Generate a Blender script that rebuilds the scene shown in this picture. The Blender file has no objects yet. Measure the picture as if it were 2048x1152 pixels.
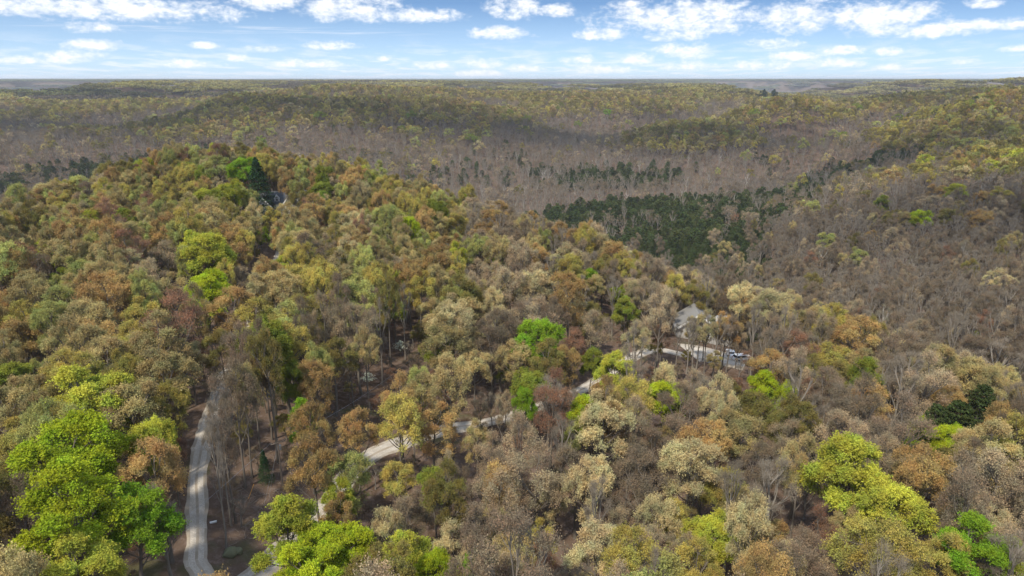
import bpy, math, random
import numpy as np

# ------------------------------------------------------------------ camera, sky, sun, exposure
scene = bpy.context.scene
col = scene.collection
CAM_Z = 65.0
cd = bpy.data.cameras.new("camera")
cam = bpy.data.objects.new("camera", cd)
col.objects.link(cam)
cam.location = (0, 0, CAM_Z)
cam.rotation_euler = (math.radians(90 - 17.0), 0, 0)
cd.sensor_width = 36.0
cd.lens = 36.0 * 1366 / 2048
cd.clip_start = 1.0
cd.clip_end = 120000
scene.camera = cam

SUN_EL, SUN_AZ = math.radians(52), math.radians(-148)      # azimuth clockwise from +Y
SKY_STRENGTH, SUN_STRENGTH, EXPOSURE = 0.15, 3.2, 0.76
scene.view_settings.view_transform = 'Standard'
scene.view_settings.look = 'None'
scene.view_settings.exposure = EXPOSURE
scene.view_settings.gamma = 1.0
scene.view_settings.use_curve_mapping = False

sd = bpy.data.lights.new("sun", 'SUN')
sd.energy = SUN_STRENGTH
sd.angle = math.radians(4.0)
sd.color = (1.0, 0.93, 0.80)
sun = bpy.data.objects.new("sun", sd)
col.objects.link(sun)
sun.rotation_euler = (math.radians(90) - SUN_EL, 0, math.pi - SUN_AZ)

world = bpy.data.worlds.new("World")
scene.world = world
world.use_nodes = True
wt = world.node_tree
wt.nodes.clear()


class G:
    """tiny helper for node graphs"""
    def __init__(self, t): self.t = t
    def n(self, typ, **kw):
        nd = self.t.nodes.new(typ)
        for k, v in kw.items(): setattr(nd, k, v)
        return nd
    def put(self, sock, v):
        if isinstance(v, bpy.types.NodeSocket): self.t.links.new(v, sock)
        elif v is not None: sock.default_value = v
    def m(self, op, a, b=None, c=None, clamp=False):
        nd = self.n('ShaderNodeMath', operation=op, use_clamp=clamp)
        for i, v in enumerate((a, b, c)): self.put(nd.inputs[i], v)
        return nd.outputs[0]
    def vm(self, op, a, b=None, out=0):
        nd = self.n('ShaderNodeVectorMath', operation=op)
        for i, v in enumerate((a, b)): self.put(nd.inputs[i], v)
        return nd.outputs[out]
    def mix(self, f, a, b, blend='MIX'):
        nd = self.n('ShaderNodeMix', data_type='RGBA', blend_type=blend)
        self.put(nd.inputs['Factor'], f)
        self.put(nd.inputs[6], a); self.put(nd.inputs[7], b)
        return nd.outputs[2]
    def noise(self, vec, scale, detail=4, rough=0.5, dist=0.0):
        nd = self.n('ShaderNodeTexNoise')
        self.put(nd.inputs['Vector'], vec)
        nd.inputs['Scale'].default_value = scale
        nd.inputs['Detail'].default_value = detail
        nd.inputs['Roughness'].default_value = rough
        nd.inputs['Distortion'].default_value = dist
        return nd.outputs['Fac']
    def rng(self, v, a, b, c=0.0, d=1.0, smooth=True):
        nd = self.n('ShaderNodeMapRange')
        if smooth: nd.interpolation_type = 'SMOOTHSTEP'
        for i, x in enumerate((v, a, b, c, d)): self.put(nd.inputs[i], x)
        return nd.outputs[0]


def build_sky():
    g = G(wt)
    tc = g.n('ShaderNodeTexCoord').outputs['Generated']
    dirv = g.vm('NORMALIZE', tc)
    sep = g.n('ShaderNodeSeparateXYZ'); wt.links.new(dirv, sep.inputs[0])
    x, y, z = sep.outputs
    az = g.m('ARCTAN2', x, y)
    el = g.m('ARCSINE', z)
    # blue sky: sample the physical sky a little higher up than looked at, where it is a deeper blue
    elb = g.m('ADD', g.m('MULTIPLY', g.m('MAXIMUM', el, 0.0), 3.4), 0.035)
    elb = g.m('MINIMUM', elb, 1.5)
    comb = g.n('ShaderNodeCombineXYZ')
    ce = g.m('COSINE', elb)
    g.put(comb.inputs[0], g.m('MULTIPLY', g.m('SINE', az), ce))
    g.put(comb.inputs[1], g.m('MULTIPLY', g.m('COSINE', az), ce))
    g.put(comb.inputs[2], g.m('SINE', elb))
    sky = g.n('ShaderNodeTexSky', sky_type='NISHITA', sun_disc=False, sun_elevation=SUN_EL,
              sun_rotation=SUN_AZ, altitude=300, air_density=1.0, dust_density=0.3, ozone_density=2.0)
    wt.links.new(comb.outputs[0], sky.inputs[0])
    hsv = g.n('ShaderNodeHueSaturation')
    hsv.inputs['Saturation'].default_value = 1.22
    hsv.inputs['Value'].default_value = SKY_VALUE
    wt.links.new(sky.outputs[0], hsv.inputs['Color'])
    blue = hsv.outputs[0]
    # cumulus, each seen edge-on above the horizon: (azimuth, elevation, half width, height), in degrees
    edge_v = g.n('ShaderNodeCombineXYZ')
    g.put(edge_v.inputs[0], g.m('MULTIPLY', az, 26.0)); g.put(edge_v.inputs[1], g.m('MULTIPLY', el, 46.0))
    ev = edge_v.outputs[0]
    nz = g.noise(ev, 1.3, 6, 0.62, 0.3)
    nz2 = g.noise(ev, 4.2, 5, 0.6)
    field = None
    for a, e, w, h in CLOUDS:
        da = g.m('MULTIPLY', g.m('SUBTRACT', az, math.radians(a)), 1 / math.radians(w))
        de = g.m('SUBTRACT', el, math.radians(e))
        up = g.m('MULTIPLY', de, 1 / math.radians(h))
        dn = g.m('MULTIPLY', de, -1 / math.radians(h * 0.75))
        dv = g.m('MAXIMUM', up, dn)
        r2 = g.m('MULTIPLY_ADD', da, da, g.m('MULTIPLY', dv, dv))
        v = g.m('SUBTRACT', 1.0, r2)
        field = v if field is None else g.m('MAXIMUM', field, v)
    f1 = g.m('ADD', field, g.m('MULTIPLY', g.m('SUBTRACT', nz, 0.5), 3.8))
    f1 = g.m('ADD', f1, g.m('MULTIPLY', g.m('SUBTRACT', nz2, 0.5), 1.8))
    a1 = g.rng(f1, -0.35, 1.35)
    # small far cumulus in a flat layer (gets denser towards the horizon)
    pv = g.n('ShaderNodeCombineXYZ')
    inv = g.m('DIVIDE', 1.0, g.m('ADD', g.m('MAXIMUM', el, 0.0), 0.03))
    g.put(pv.inputs[0], g.m('MULTIPLY', az, g.m('ADD', g.m('MULTIPLY', inv, 0.42), 14.0)))
    g.put(pv.inputs[1], g.m('MULTIPLY', g.m('LOGARITHM', g.m('ADD', g.m('MAXIMUM', el, 0.0), 0.02), 2.718), 6.5))
    lay = g.noise(pv.outputs[0], 1.0, 5, 0.58, 0.2)
    a2 = g.rng(lay, 0.45, 0.64)
    low = g.rng(el, math.radians(0.25), math.radians(3.6), 0.75, 0.0)
    a2 = g.m('MULTIPLY', a2, low)
    # above the frame: broken cloud layer that only lights the scene
    lay2 = g.noise(dirv, 3.0, 5, 0.6)
    hi = g.rng(el, math.radians(7.5), math.radians(14), 0.0, 1.0)
    a3 = g.m('MULTIPLY', g.rng(lay2, 0.42, 0.60), g.m('MULTIPLY', hi, 0.8))
    # thin streak of cirrus at left
    cv = g.n('ShaderNodeCombineXYZ')
    g.put(cv.inputs[0], g.m('MULTIPLY', az, 9.0)); g.put(cv.inputs[1], g.m('MULTIPLY', el, 260.0))
    cir = g.rng(g.noise(cv.outputs[0], 1.0, 6, 0.65, 0.4), 0.42, 0.75)
    ce2 = g.m('MULTIPLY', g.m('SUBTRACT', el, math.radians(3.45)), 1 / math.radians(0.42))
    ca = g.m('MULTIPLY', g.m('SUBTRACT', az, math.radians(-20)), 1 / math.radians(17))
    cm = g.m('SUBTRACT', 1.0, g.m('MULTIPLY_ADD', ce2, ce2, g.m('MULTIPLY', ca, ca)), clamp=True)
    a4 = g.m('MULTIPLY', g.m('MULTIPLY', cir, cm), 0.6)
    alpha = g.m('MAXIMUM', g.m('MAXIMUM', a1, a2), g.m('MAXIMUM', a3, a4))
    # pale band low over the horizon
    band = g.rng(el, math.radians(-0.3), math.radians(5.6), 0.92, 0.14, smooth=False)
    base = g.mix(band, blue, (PALE[0], PALE[1], PALE[2], 1))
    thick = g.rng(f1, 0.2, 1.8)
    tex = g.m('MULTIPLY_ADD', g.m('SUBTRACT', nz2, 0.5), 0.25, 1.0)
    ccol = g.mix(thick, (CLOUDC[0] * .90, CLOUDC[1] * .93, CLOUDC[2] * .97, 1), (CLOUDC[0], CLOUDC[1], CLOUDC[2], 1))
    ccol = g.vm('SCALE', ccol); ccol.node.inputs['Scale'].default_value = 1.0
    wt.links.new(tex, ccol.node.inputs['Scale'])
    out = g.mix(alpha, base, ccol)
    out = g.vm('SCALE', out); g.put(out.node.inputs['Scale'], g.rng(el, math.radians(7), math.radians(20), 1.0, 1.75))
    # below the horizon: land colour
    out = g.mix(g.rng(el, math.radians(-1.2), math.radians(-0.6), 1.0, 0.0), out, (0.5, 0.47, 0.36, 1))
    bg = g.n('ShaderNodeBackground')
    bg.inputs['Strength'].default_value = SKY_STRENGTH
    wt.links.new(out, bg.inputs['Color'])
    wo = g.n('ShaderNodeOutputWorld')
    wt.links.new(bg.outputs[0], wo.inputs[0])


SKY_VALUE = 0.66
HAZE = 6.5e-5
PALE = (2.55, 3.35, 4.1)
CLOUDC = (4.5, 4.55, 4.62)
CLOUDS = [(-29.26, 4.68, 9.66, 1.17), (-18.71, 5.39, 2.62, 0.76), (-12.43, 5.1, 4.28, 1.18), (-7.35, 4.68, 3.89, 0.67), (0.23, 5.22, 2.31, 1.07), (3.43, 5.07, 1.75, 0.6), (-0.94, 3.44, 2.54, 0.6), (-30.06, 3.33, 1.68, 0.46), (-30.06, 2.17, 1.76, 0.52), (13.3, 4.38, 6.74, 1.57), (12.45, 3.18, 2.25, 0.52), (21.47, 4.25, 2.49, 1.5), (6.9, 3.3, 2.75, 0.53), (26.68, 4.15, 3.92, 1.2), (29.25, 3.22, 4.43, 0.7), (32.67, 3.36, 4.27, 0.45), (32.65, 4.79, 1.17, 0.45), (-17.48, 5.49, 2.2, 0.64), (20.08, 4.5, 1.3, 0.5), (-14.11, 2.43, 2.33, 0.39), (-22.98, 2.31, 1.1, 0.31), (-18.86, 2.16, 1.57, 0.32), (-20.86, 1.47, 1.47, 0.31), (-33.82, 1.15, 2.68, 0.33), (-31.22, 1.51, 2.37, 0.4), (-24.14, 1.02, 2.36, 0.37), (-16.07, 1.08, 3.55, 0.39), (-2.07, 1.16, 1.66, 0.54), (-5.92, 1.0, 2.11, 0.33), (1.04, 0.78, 2.31, 0.4), (13.47, 2.01, 2.33, 0.72), (9.89, 1.44, 1.73, 0.53), (5.4, 1.45, 1.56, 0.4), (19.78, 2.43, 2.17, 0.51), (21.43, 1.64, 2.15, 0.44), (24.42, 1.95, 2.1, 0.37), (27.32, 1.83, 1.39, 0.36), (32.06, 1.11, 1.09, 0.28), (24.53, 1.09, 2.18, 0.43), (19.06, 0.92, 2.62, 0.44), (13.55, 0.9, 2.24, 0.46), (7.0, 0.7, 2.75, 0.47), (27.78, 0.79, 1.47, 0.36), (34.96, 1.87, 1.13, 0.28), (9.1, 5.54, 0.91, 0.33), (-10.0, 1.51, 0.64, 0.26), (-2.56, 0.43, 2.77, 0.34)]
build_sky()

# ------------------------------------------------------------------ terrain height
CTRL = np.array([(-0.7328,68,5.8),
(0.0000,54,2.9),
(0.7328,68,5.8),
(-0.7017,95,5.5),
(0.7017,105,1.1),
(0.0000,85,-1.8),
(-0.3366,85,1.0),
(0.3785,80,1.0),
(-0.6675,165,5.9),
(-0.5392,142,6.4),
(-0.4944,210,9.6),
(-0.6514,235,9.2),
(-0.5552,185,9.3),
(-0.3757,180,6.8),
(-0.1962,185,3.4),
(0.0000,160,-0.9),
(0.1377,118,0.3),
(0.4275,128,-1.5),
(0.5589,108,2.7),
(-0.1726,126,2.6),
(-0.4245,108,7.9),
(-0.6535,285,-2.4),
(-0.5979,310,3.6),
(-0.5419,325,8.2),
(-0.4830,330,14.9),
(-0.3928,335,16.7),
(-0.3242,335,12.0),
(-0.2314,325,8.0),
(-0.1623,310,3.8),
(-0.1055,295,-0.2),
(-0.3977,275,10.5),
(-0.3027,262,5.4),
(-0.4899,265,8.2),
(-0.2004,240,2.7),
(-0.0178,280,-4.9),
(0.0566,262,-7.3),
(0.1314,246,-10.1),
(0.2062,228,-12.4),
(0.2796,215,-13.4),
(0.3506,205,-13.3),
(0.4194,195,-13.5),
(0.5158,180,-11.3),
(0.6038,170,-9.1),
(0.6825,160,-6.3),
(0.4173,300,-41.1),
(0.4816,262,-31.3),
(0.5673,275,-29.3),
(0.6696,265,-22.9),
(0.5239,420,-27.5),
(0.6476,410,-19.9),
(0.4361,440,-34.8),
(0.3440,450,-56.2),
(0.3800,385,-51.1),
(0.1667,570,-68.7),
(0.2391,510,-62.4),
(0.0563,650,-77.0),
(0.3365,640,-50.3),
(0.2356,680,-64.5),
(0.3989,640,-39.3),
(0.4573,640,-26.6),
(0.5390,620,-11.5),
(0.6358,600,1.5),
(0.2770,430,-60.1),
(0.4841,760,-28.2),
(0.4219,790,-48.2),
(0.5624,740,-8.7),
(0.6324,740,4.4),
(0.5768,1050,25.1),
(0.5199,1000,3.4),
(0.4790,950,-12.3),
(0.4599,900,-30.8),
(0.3938,860,-59.2),
(0.6250,1080,29.3),
(0.5586,850,2.9),
(0.6290,900,12.6),
(0.1054,1000,-66.9),
(0.1613,1040,-46.4),
(0.2155,1090,-27.5),
(0.3258,1250,-5.6),
(0.4189,1150,-6.8),
(0.3929,1000,-35.7),
(0.2980,950,-40.7),
(0.3208,860,-61.0),
(0.1981,900,-63.4),
(0.0542,1350,-36.3),
(0.1591,1500,-19.0),
(0.1284,780,-72.2),
(0.2688,780,-66.1),
(-0.0879,1250,-12.6),
(-0.0873,1750,-1.0),
(-0.0870,2700,3.4),
(-0.0892,1030,-52.2),
(-0.0901,900,-71.7),
(-0.0177,790,-86.4),
(-0.1267,820,-73.7),
(-0.1923,1200,-9.3),
(-0.1950,1000,-47.8),
(-0.2926,1200,-7.9),
(-0.2967,1000,-45.4),
(-0.3612,1010,-44.3),
(-0.2582,1600,4.5),
(-0.5398,1010,-61.4),
(-0.6426,950,-61.9),
(-0.4228,1040,-44.6),
(-0.5928,980,-61.7),
(-0.4254,1180,-25.2),
(-0.3869,1330,-7.7),
(-0.3465,1080,-29.7),
(-0.6360,1250,-50.2),
(-0.6310,1600,-32.8),
(-0.6280,1950,-17.9),
(-0.5315,1500,-32.8),
(-0.5351,1250,-49.4),
(-0.5771,2500,3.3),
(-0.4716,2300,7.1),
(-0.4747,1700,-20.4),
(0.2590,2600,-5.6),
(0.4441,2500,7.5),
(0.6236,2700,23.5),
(0.3496,2000,-8.7),
(0.1579,2300,-0.4),
(0.1582,1900,-4.7),
(0.5337,1700,1.9),
(0.5026,1400,0.9),
(-0.3663,640,-78.0),
(-0.5155,640,-80.0),
(-0.6433,620,-76.0),
(-0.1980,600,-76.0),
(-0.0905,600,-78.0),
(-0.0176,560,-76.0),
(0.0556,480,-70.0),
(0.1640,380,-62.0),
(0.2686,310,-55.0),
(0.3676,265,-45.0),
(0.4595,230,-34.0),
(0.5702,218,-30.0),
(0.6433,210,-28.0),
(-0.4874,900,-84.0),
(-0.5947,880,-84.0),
(-0.6433,860,-84.0),
(0.4885,1150,-60.0),
(0.4114,1060,-80.0),
(0.5957,1280,-20.0),
(0.6433,1350,-10.0),
(-0.4874,1290,-70.0),
(-0.4102,1480,-55.0),
(0.1497,1230,-70.0),
(0.2343,1280,-60.0),
(-0.0905,1450,-45.0),
(-0.2329,1450,-40.0),
(-0.3274,1450,-45.0),
(0.0556,2050,-40.0),
(-0.2329,2050,-35.0),
(-0.4874,2000,-40.0),
(0.3353,1550,-45.0),
(0.4885,1900,-30.0),
(-0.8062,60,0.0),
(-0.8062,300,2.0),
(-0.8062,700,-60.0),
(-0.8062,1500,-20.0),
(0.8069,60,0.0),
(0.8069,160,-12.0),
(0.8069,300,-20.0),
(0.8069,600,0.0),
(0.8069,1000,20.0),
(0.8069,1500,12.0),
(-0.3010,35,0.0),
(0.0000,35,0.0),
(0.3353,35,0.0),
(-0.8062,4200,10.0),
(-0.8062,9000,18.0),
(-0.8062,20000,18.0),
(-0.8062,45000,18.0),
(-0.6433,4200,10.0),
(-0.6433,9000,18.0),
(-0.6433,20000,18.0),
(-0.6433,45000,18.0),
(-0.4285,4200,10.0),
(-0.4285,9000,18.0),
(-0.4285,20000,18.0),
(-0.4285,45000,18.0),
(-0.1625,4200,10.0),
(-0.1625,9000,18.0),
(-0.1625,20000,18.0),
(-0.1625,45000,18.0),
(0.1281,4200,10.0),
(0.1281,9000,18.0),
(0.1281,20000,18.0),
(0.1281,45000,18.0),
(0.3990,4200,10.0),
(0.3990,9000,18.0),
(0.3990,20000,18.0),
(0.3990,45000,18.0),
(0.6433,4200,10.0),
(0.6433,9000,18.0),
(0.6433,20000,18.0),
(0.6433,45000,18.0),
(0.8069,4200,10.0),
(0.8069,9000,18.0),
(0.8069,20000,18.0),
(0.8069,45000,18.0)])
_u = CTRL[:, 0]; _v = np.log(np.hypot(CTRL[:, 1], 30.0)); _z = CTRL[:, 2]


def _phi(r2):
    return 0.5 * r2 * np.log(r2 + 1e-9)


def _fit():
    n = len(_z)
    A = np.zeros((n + 3, n + 3))
    A[:n, :n] = _phi((_u[:, None] - _u) ** 2 + (_v[:, None] - _v) ** 2) + np.eye(n) * 2e-4
    P = np.stack([np.ones(n), _u, _v], 1)
    A[:n, n:] = P; A[n:, :n] = P.T
    return np.linalg.solve(A, np.r_[_z, 0, 0, 0])


_w = _fit()
_rs = np.random.RandomState(5)
_waves = []
for _k in range(26):
    _L = 70 * 1.19 ** _k
    _th = _rs.rand() * 6.283
    _waves.append((math.cos(_th) * 6.283 / _L, math.sin(_th) * 6.283 / _L, _rs.rand() * 6.283, 0.009 * _L ** 0.95))


KNOLLS = [(633, 1765, 75, 130, 14, 0.04), (372, 2330, 100, 100, 21, 0.03), (290, 1735, 70, 80, 7, 0.04)]


def sstep(a, b, x):
    t = np.clip((x - a) / (b - a), 0, 1)
    return t * t * (3 - 2 * t)


def ground(x, y):
    x = np.asarray(x, float); y = np.asarray(y, float)
    shp = x.shape
    x = x.ravel(); y = y.ravel()
    d = np.hypot(x, y)
    az = np.arctan2(x, y)
    azc = np.clip(az, -0.80, 0.80)
    v = np.log(np.hypot(np.clip(d, 25, 45000), 30.0))
    out = np.empty_like(x)
    n = len(_z)
    for i in range(0, len(x), 40000):
        s = slice(i, i + 40000)
        K = _phi((azc[s, None] - _u) ** 2 + (v[s, None] - _v) ** 2)
        out[s] = K @ _w[:n] + _w[n] + _w[n + 1] * azc[s] + _w[n + 2] * v[s]
    wob = np.zeros_like(x)
    for kx, ky, ph, a in _waves:
        wob += a * np.sin(kx * x + ky * y + ph)
    wob *= 0.55
    amt = 0.12 + 0.7 * sstep(350, 900, d) + 4.2 * sstep(1300, 3500, d)
    out = np.where(d > 9000, np.minimum(out, 30), out)
    wob = np.clip(wob * amt, -60, 30)
    back = sstep(0.95, 1.5, np.abs(az))
    out = out * (1 - back) + back * 0.0
    nearw = 1 - sstep(20, 45, d)
    out = out * (1 - nearw)
    out = out + wob
    for kx, ky, hx_, hy_, kz, sl in KNOLLS:       # open farm knolls on the plateau
        q = np.maximum(np.abs(x - kx) / hx_, np.abs(y - ky) / hy_)
        w = 1 - sstep(1.0, 1.7, q)
        out = out * (1 - w) + w * (kz + sl * (y - ky))
    return out.reshape(shp)


def gz(x, y):
    return float(ground(np.array([x]), np.array([y]))[0])



# ------------------------------------------------------------------ helpers
def tag(o, label=None, cat=None, group=None, kind=None):
    if label: o['label'] = label
    if cat: o['category'] = cat
    if group: o['group'] = group
    if kind: o['kind'] = kind
    return o


class Buf:
    """collects faces for one mesh; every face has a material slot and a tone"""
    def __init__(self):
        self.v = []; self.f3 = []; self.f4 = []; self.m3 = []; self.m4 = []; self.t3 = []; self.t4 = []; self.n = 0
    def verts(self, a):
        a = np.asarray(a, float).reshape(-1, 3)
        self.v.append(a); s = self.n; self.n += len(a); return s
    def quads(self, f, mat=0, tone=0.5):
        f = np.asarray(f, np.int64).reshape(-1, 4)
        self.f4.append(f); self.m4.append(np.full(len(f), mat)); self.t4.append(np.broadcast_to(np.asarray(tone, float), (len(f),)).copy())
    def tris(self, f, mat=0, tone=0.5):
        f = np.asarray(f, np.int64).reshape(-1, 3)
        self.f3.append(f); self.m3.append(np.full(len(f), mat)); self.t3.append(np.broadcast_to(np.asarray(tone, float), (len(f),)).copy())
    def merge(self, o, matmap=None):
        s = self.n
        for a in o.v: self.verts(a)
        mp = (lambda m: m) if matmap is None else (lambda m: np.vectorize(matmap.get)(m))
        for f, m, t in zip(o.f3, o.m3, o.t3): self.f3.append(f + s); self.m3.append(mp(m)); self.t3.append(t)
        for f, m, t in zip(o.f4, o.m4, o.t4): self.f4.append(f + s); self.m4.append(mp(m)); self.t4.append(t)
        return self
    def moved(self, scale=(1, 1, 1), off=(0, 0, 0), rz=0.0):
        o = Buf(); c, s_ = math.cos(rz), math.sin(rz)
        R = np.array([[c, -s_, 0], [s_, c, 0], [0, 0, 1]])
        o.v = [(a * np.array(scale)) @ R.T + np.array(off) for a in self.v]
        o.f3, o.f4, o.m3, o.m4, o.t3, o.t4, o.n = self.f3, self.f4, self.m3, self.m4, self.t3, self.t4, self.n
        return o
    def mesh(self, name, mats, smooth=False):
        me = bpy.data.meshes.new(name)
        V = np.concatenate(self.v) if self.v else np.zeros((0, 3))
        f3 = np.concatenate(self.f3) if self.f3 else np.zeros((0, 3), int)
        f4 = np.concatenate(self.f4) if self.f4 else np.zeros((0, 4), int)
        me.vertices.add(len(V)); me.vertices.foreach_set('co', V.astype(np.float32).ravel())
        loops = np.r_[f3.ravel(), f4.ravel()]
        me.loops.add(len(loops)); me.loops.foreach_set('vertex_index', loops.astype(np.int32))
        nf = len(f3) + len(f4)
        me.polygons.add(nf)
        tot = np.r_[np.full(len(f3), 3), np.full(len(f4), 4)]
        st = np.r_[0, np.cumsum(tot)[:-1]] if nf else tot
        me.polygons.foreach_set('loop_start', st.astype(np.int32))
        me.polygons.foreach_set('material_index', np.concatenate(self.m3 + self.m4).astype(np.int32))
        me.polygons.foreach_set('use_smooth', np.full(nf, smooth))
        at = me.attributes.new('tone', 'FLOAT', 'FACE')
        at.data.foreach_set('value', np.concatenate(self.t3 + self.t4).astype(np.float32))
        for m in mats: me.materials.append(m)
        me.update(calc_edges=True)
        return me
    def build(self, name, mats, parent=None, smooth=False):
        o = bpy.data.objects.new(name, self.mesh(name, mats, smooth))
        col.objects.link(o)
        if parent: o.parent = parent
        return o
    # shapes -------------------------------------------------
    def tubes(self, P0, P1, r0, r1, k=5, mat=0, tone=0.5):
        P0 = np.asarray(P0, float).reshape(-1, 3); P1 = np.asarray(P1, float).reshape(-1, 3)
        n = len(P0)
        if not n: return
        r0 = np.broadcast_to(r0, (n,)); r1 = np.broadcast_to(r1, (n,))
        ax = P1 - P0; L = np.linalg.norm(ax, axis=1, keepdims=True) + 1e-9; ax = ax / L
        ref = np.where(np.abs(ax[:, 2:3]) > 0.9, np.array([[1.0, 0, 0]]), np.array([[0, 0, 1.0]]))
        a = np.cross(ax, ref); a /= np.linalg.norm(a, axis=1, keepdims=True) + 1e-9
        b = np.cross(ax, a)
        th = np.arange(k) * 2 * math.pi / k
        c, s = np.cos(th)[None, :, None], np.sin(th)[None, :, None]
        ring = a[:, None] * c + b[:, None] * s
        A = P0[:, None] + ring * r0[:, None, None]
        B = P1[:, None] + ring * r1[:, None, None]
        base = self.verts(np.concatenate([A, B], 1))
        i = np.arange(n)[:, None] * 2 * k + base; j = np.arange(k)[None]; jn = (j + 1) % k
        q = np.stack([i + j, i + jn, i + k + jn, i + k + j], -1).reshape(-1, 4)
        tn = np.repeat(np.broadcast_to(tone, (n,)), k)
        self.quads(q, mat, tn)
    def spikes(self, P0, P1, r0, k=3, mat=0, tone=0.5):
        P0 = np.asarray(P0, float); P1 = np.asarray(P1, float); n = len(P0)
        if not n: return
        r0 = np.broadcast_to(r0, (n,))
        ax = P1 - P0; ax = ax / (np.linalg.norm(ax, axis=1, keepdims=True) + 1e-9)
        ref = np.where(np.abs(ax[:, 2:3]) > 0.9, np.array([[1.0, 0, 0]]), np.array([[0, 0, 1.0]]))
        a = np.cross(ax, ref); a /= np.linalg.norm(a, axis=1, keepdims=True) + 1e-9
        b = np.cross(ax, a)
        th = np.arange(k) * 2 * math.pi / k
        ring = a[:, None] * np.cos(th)[None, :, None] + b[:, None] * np.sin(th)[None, :, None]
        A = P0[:, None] + ring * r0[:, None, None]
        base = self.verts(np.concatenate([A, P1[:, None]], 1))
        i = np.arange(n)[:, None] * (k + 1) + base; j = np.arange(k)[None]
        f = np.stack([i + j, i + (j + 1) % k, np.broadcast_to(i + k, (n, k))], -1).reshape(-1, 3)
        self.tris(f, mat, np.repeat(np.broadcast_to(tone, (n,)), k))
    def leaves(self, C, size, rs, mat=0, tone=0.5, upbias=0.6, aspect=0.7):
        C = np.asarray(C, float); n = len(C)
        if not n: return
        nn = rs.normal(size=(n, 3)); nn[:, 2] = nn[:, 2] + upbias * np.sign(rs.rand(n) + 0.2)
        nn /= np.linalg.norm(nn, axis=1, keepdims=True)
        t = np.cross(nn, rs.normal(size=(n, 3))); t /= np.linalg.norm(t, axis=1, keepdims=True) + 1e-9
        b = np.cross(nn, t)
        s = (np.broadcast_to(size, (n,)) * (0.65 + 0.7 * rs.rand(n)))[:, None] * 0.5
        V = np.stack([C - t * s, C + b * s * aspect, C + t * s, C - b * s * aspect], 1)
        base = self.verts(V)
        self.quads(np.arange(4 * n).reshape(n, 4) + base, mat, tone)
    def box(self, x0, x1, y0, y1, z0, z1, mat=0, tone=0.5):
        b = self.verts([(x, y, z) for z in (z0, z1) for x, y in ((x0, y0), (x1, y0), (x1, y1), (x0, y1))])
        self.quads(np.array([(0, 3, 2, 1), (4, 5, 6, 7), (0, 1, 5, 4), (1, 2, 6, 5), (2, 3, 7, 6), (3, 0, 4, 7)]) + b, mat, tone)
    def prism(self, poly, axis, a, b, mat=0):
        """closed polygon in the plane perpendicular to axis (0: y,z at x=a..b; 1: x,z at y=a..b; 2: x,y at z=a..b)"""
        k = len(poly)
        def pt(p, w):
            return (w, p[0], p[1]) if axis == 0 else (p[0], w, p[1]) if axis == 1 else (p[0], p[1], w)
        s = self.verts([pt(p, a) for p in poly] + [pt(p, b) for p in poly])
        for i in range(1, k - 1):
            self.tris([(s, s + i + 1, s + i)], mat); self.tris([(s + k, s + k + i, s + k + i + 1)], mat)
        self.quads([(s + i, s + (i + 1) % k, s + k + (i + 1) % k, s + k + i) for i in range(k)], mat)


def new_mat(name):
    m = bpy.data.materials.new(name); m.use_nodes = True
    m.node_tree.nodes.clear()
    g = G(m.node_tree)
    out = g.n('ShaderNodeOutputMaterial')
    return m, g, out


def simple_mat(name, colr, rough=0.7, var=0.15, scale=3.0, metal=0.0, bump=0.0, spec=0.3):
    m, g, out = new_mat(name)
    tc = g.n('ShaderNodeTexCoord').outputs['Object']
    nz = g.noise(tc, scale, 5, 0.6)
    c = g.mix(nz, tuple(x * (1 - var) for x in colr) + (1,), tuple(min(1, x * (1 + var)) for x in colr) + (1,))
    p = g.n('ShaderNodeBsdfPrincipled')
    g.put(p.inputs['Base Color'], c)
    p.inputs['Roughness'].default_value = rough
    p.inputs['Metallic'].default_value = metal
    p.inputs['Specular IOR Level'].default_value = spec
    if bump:
        b = g.n('ShaderNodeBump'); b.inputs['Strength'].default_value = bump
        g.put(b.inputs['Height'], g.noise(tc, scale * 4, 4)); g.t.links.new(b.outputs[0], p.inputs['Normal'])
    g.t.links.new(p.outputs[0], out.inputs[0])
    return m


def tint_node(g):
    a = g.n('ShaderNodeAttribute', attribute_type='INSTANCER', attribute_name='tint')
    return a.outputs['Vector']


def leaf_mat(name, transl=0.3, lo=0.6, hi=1.4):
    """new leaves: each tree carries its own leaf colour, every spray a little different in tone"""
    m, g, out = new_mat(name)
    tone = g.n('ShaderNodeAttribute', attribute_type='GEOMETRY', attribute_name='tone').outputs['Fac']
    c = g.vm('SCALE', tint_node(g)); g.put(c.node.inputs['Scale'], g.rng(tone, 0, 1, lo, hi, smooth=False))
    tc = g.n('ShaderNodeTexCoord').outputs['Object']
    patch = g.rng(g.noise(tc, 0.33, 3, 0.6), 0.38, 0.62)
    k = g.n('ShaderNodeMix', data_type='VECTOR')
    g.put(k.inputs[0], patch); k.inputs[4].default_value = (0.82, 0.95, 0.95); k.inputs[5].default_value = (1.15, 1.06, 0.98)
    c = g.vm('MULTIPLY', c, k.outputs[1])
    h = g.n('ShaderNodeHueSaturation')
    g.put(h.inputs['Hue'], g.m('MULTIPLY_ADD', g.m('SUBTRACT', tone, 0.5), 0.035, 0.5))
    g.put(h.inputs['Color'], c)
    d = g.n('ShaderNodeBsdfDiffuse'); t = g.n('ShaderNodeBsdfTranslucent')
    g.put(d.inputs['Color'], h.outputs[0]); g.put(t.inputs['Color'], h.outputs[0])
    mx = g.n('ShaderNodeMixShader'); mx.inputs[0].default_value = transl
    g.t.links.new(d.outputs[0], mx.inputs[1]); g.t.links.new(t.outputs[0], mx.inputs[2])
    g.t.links.new(mx.outputs[0], out.inputs[0])
    return m


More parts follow.
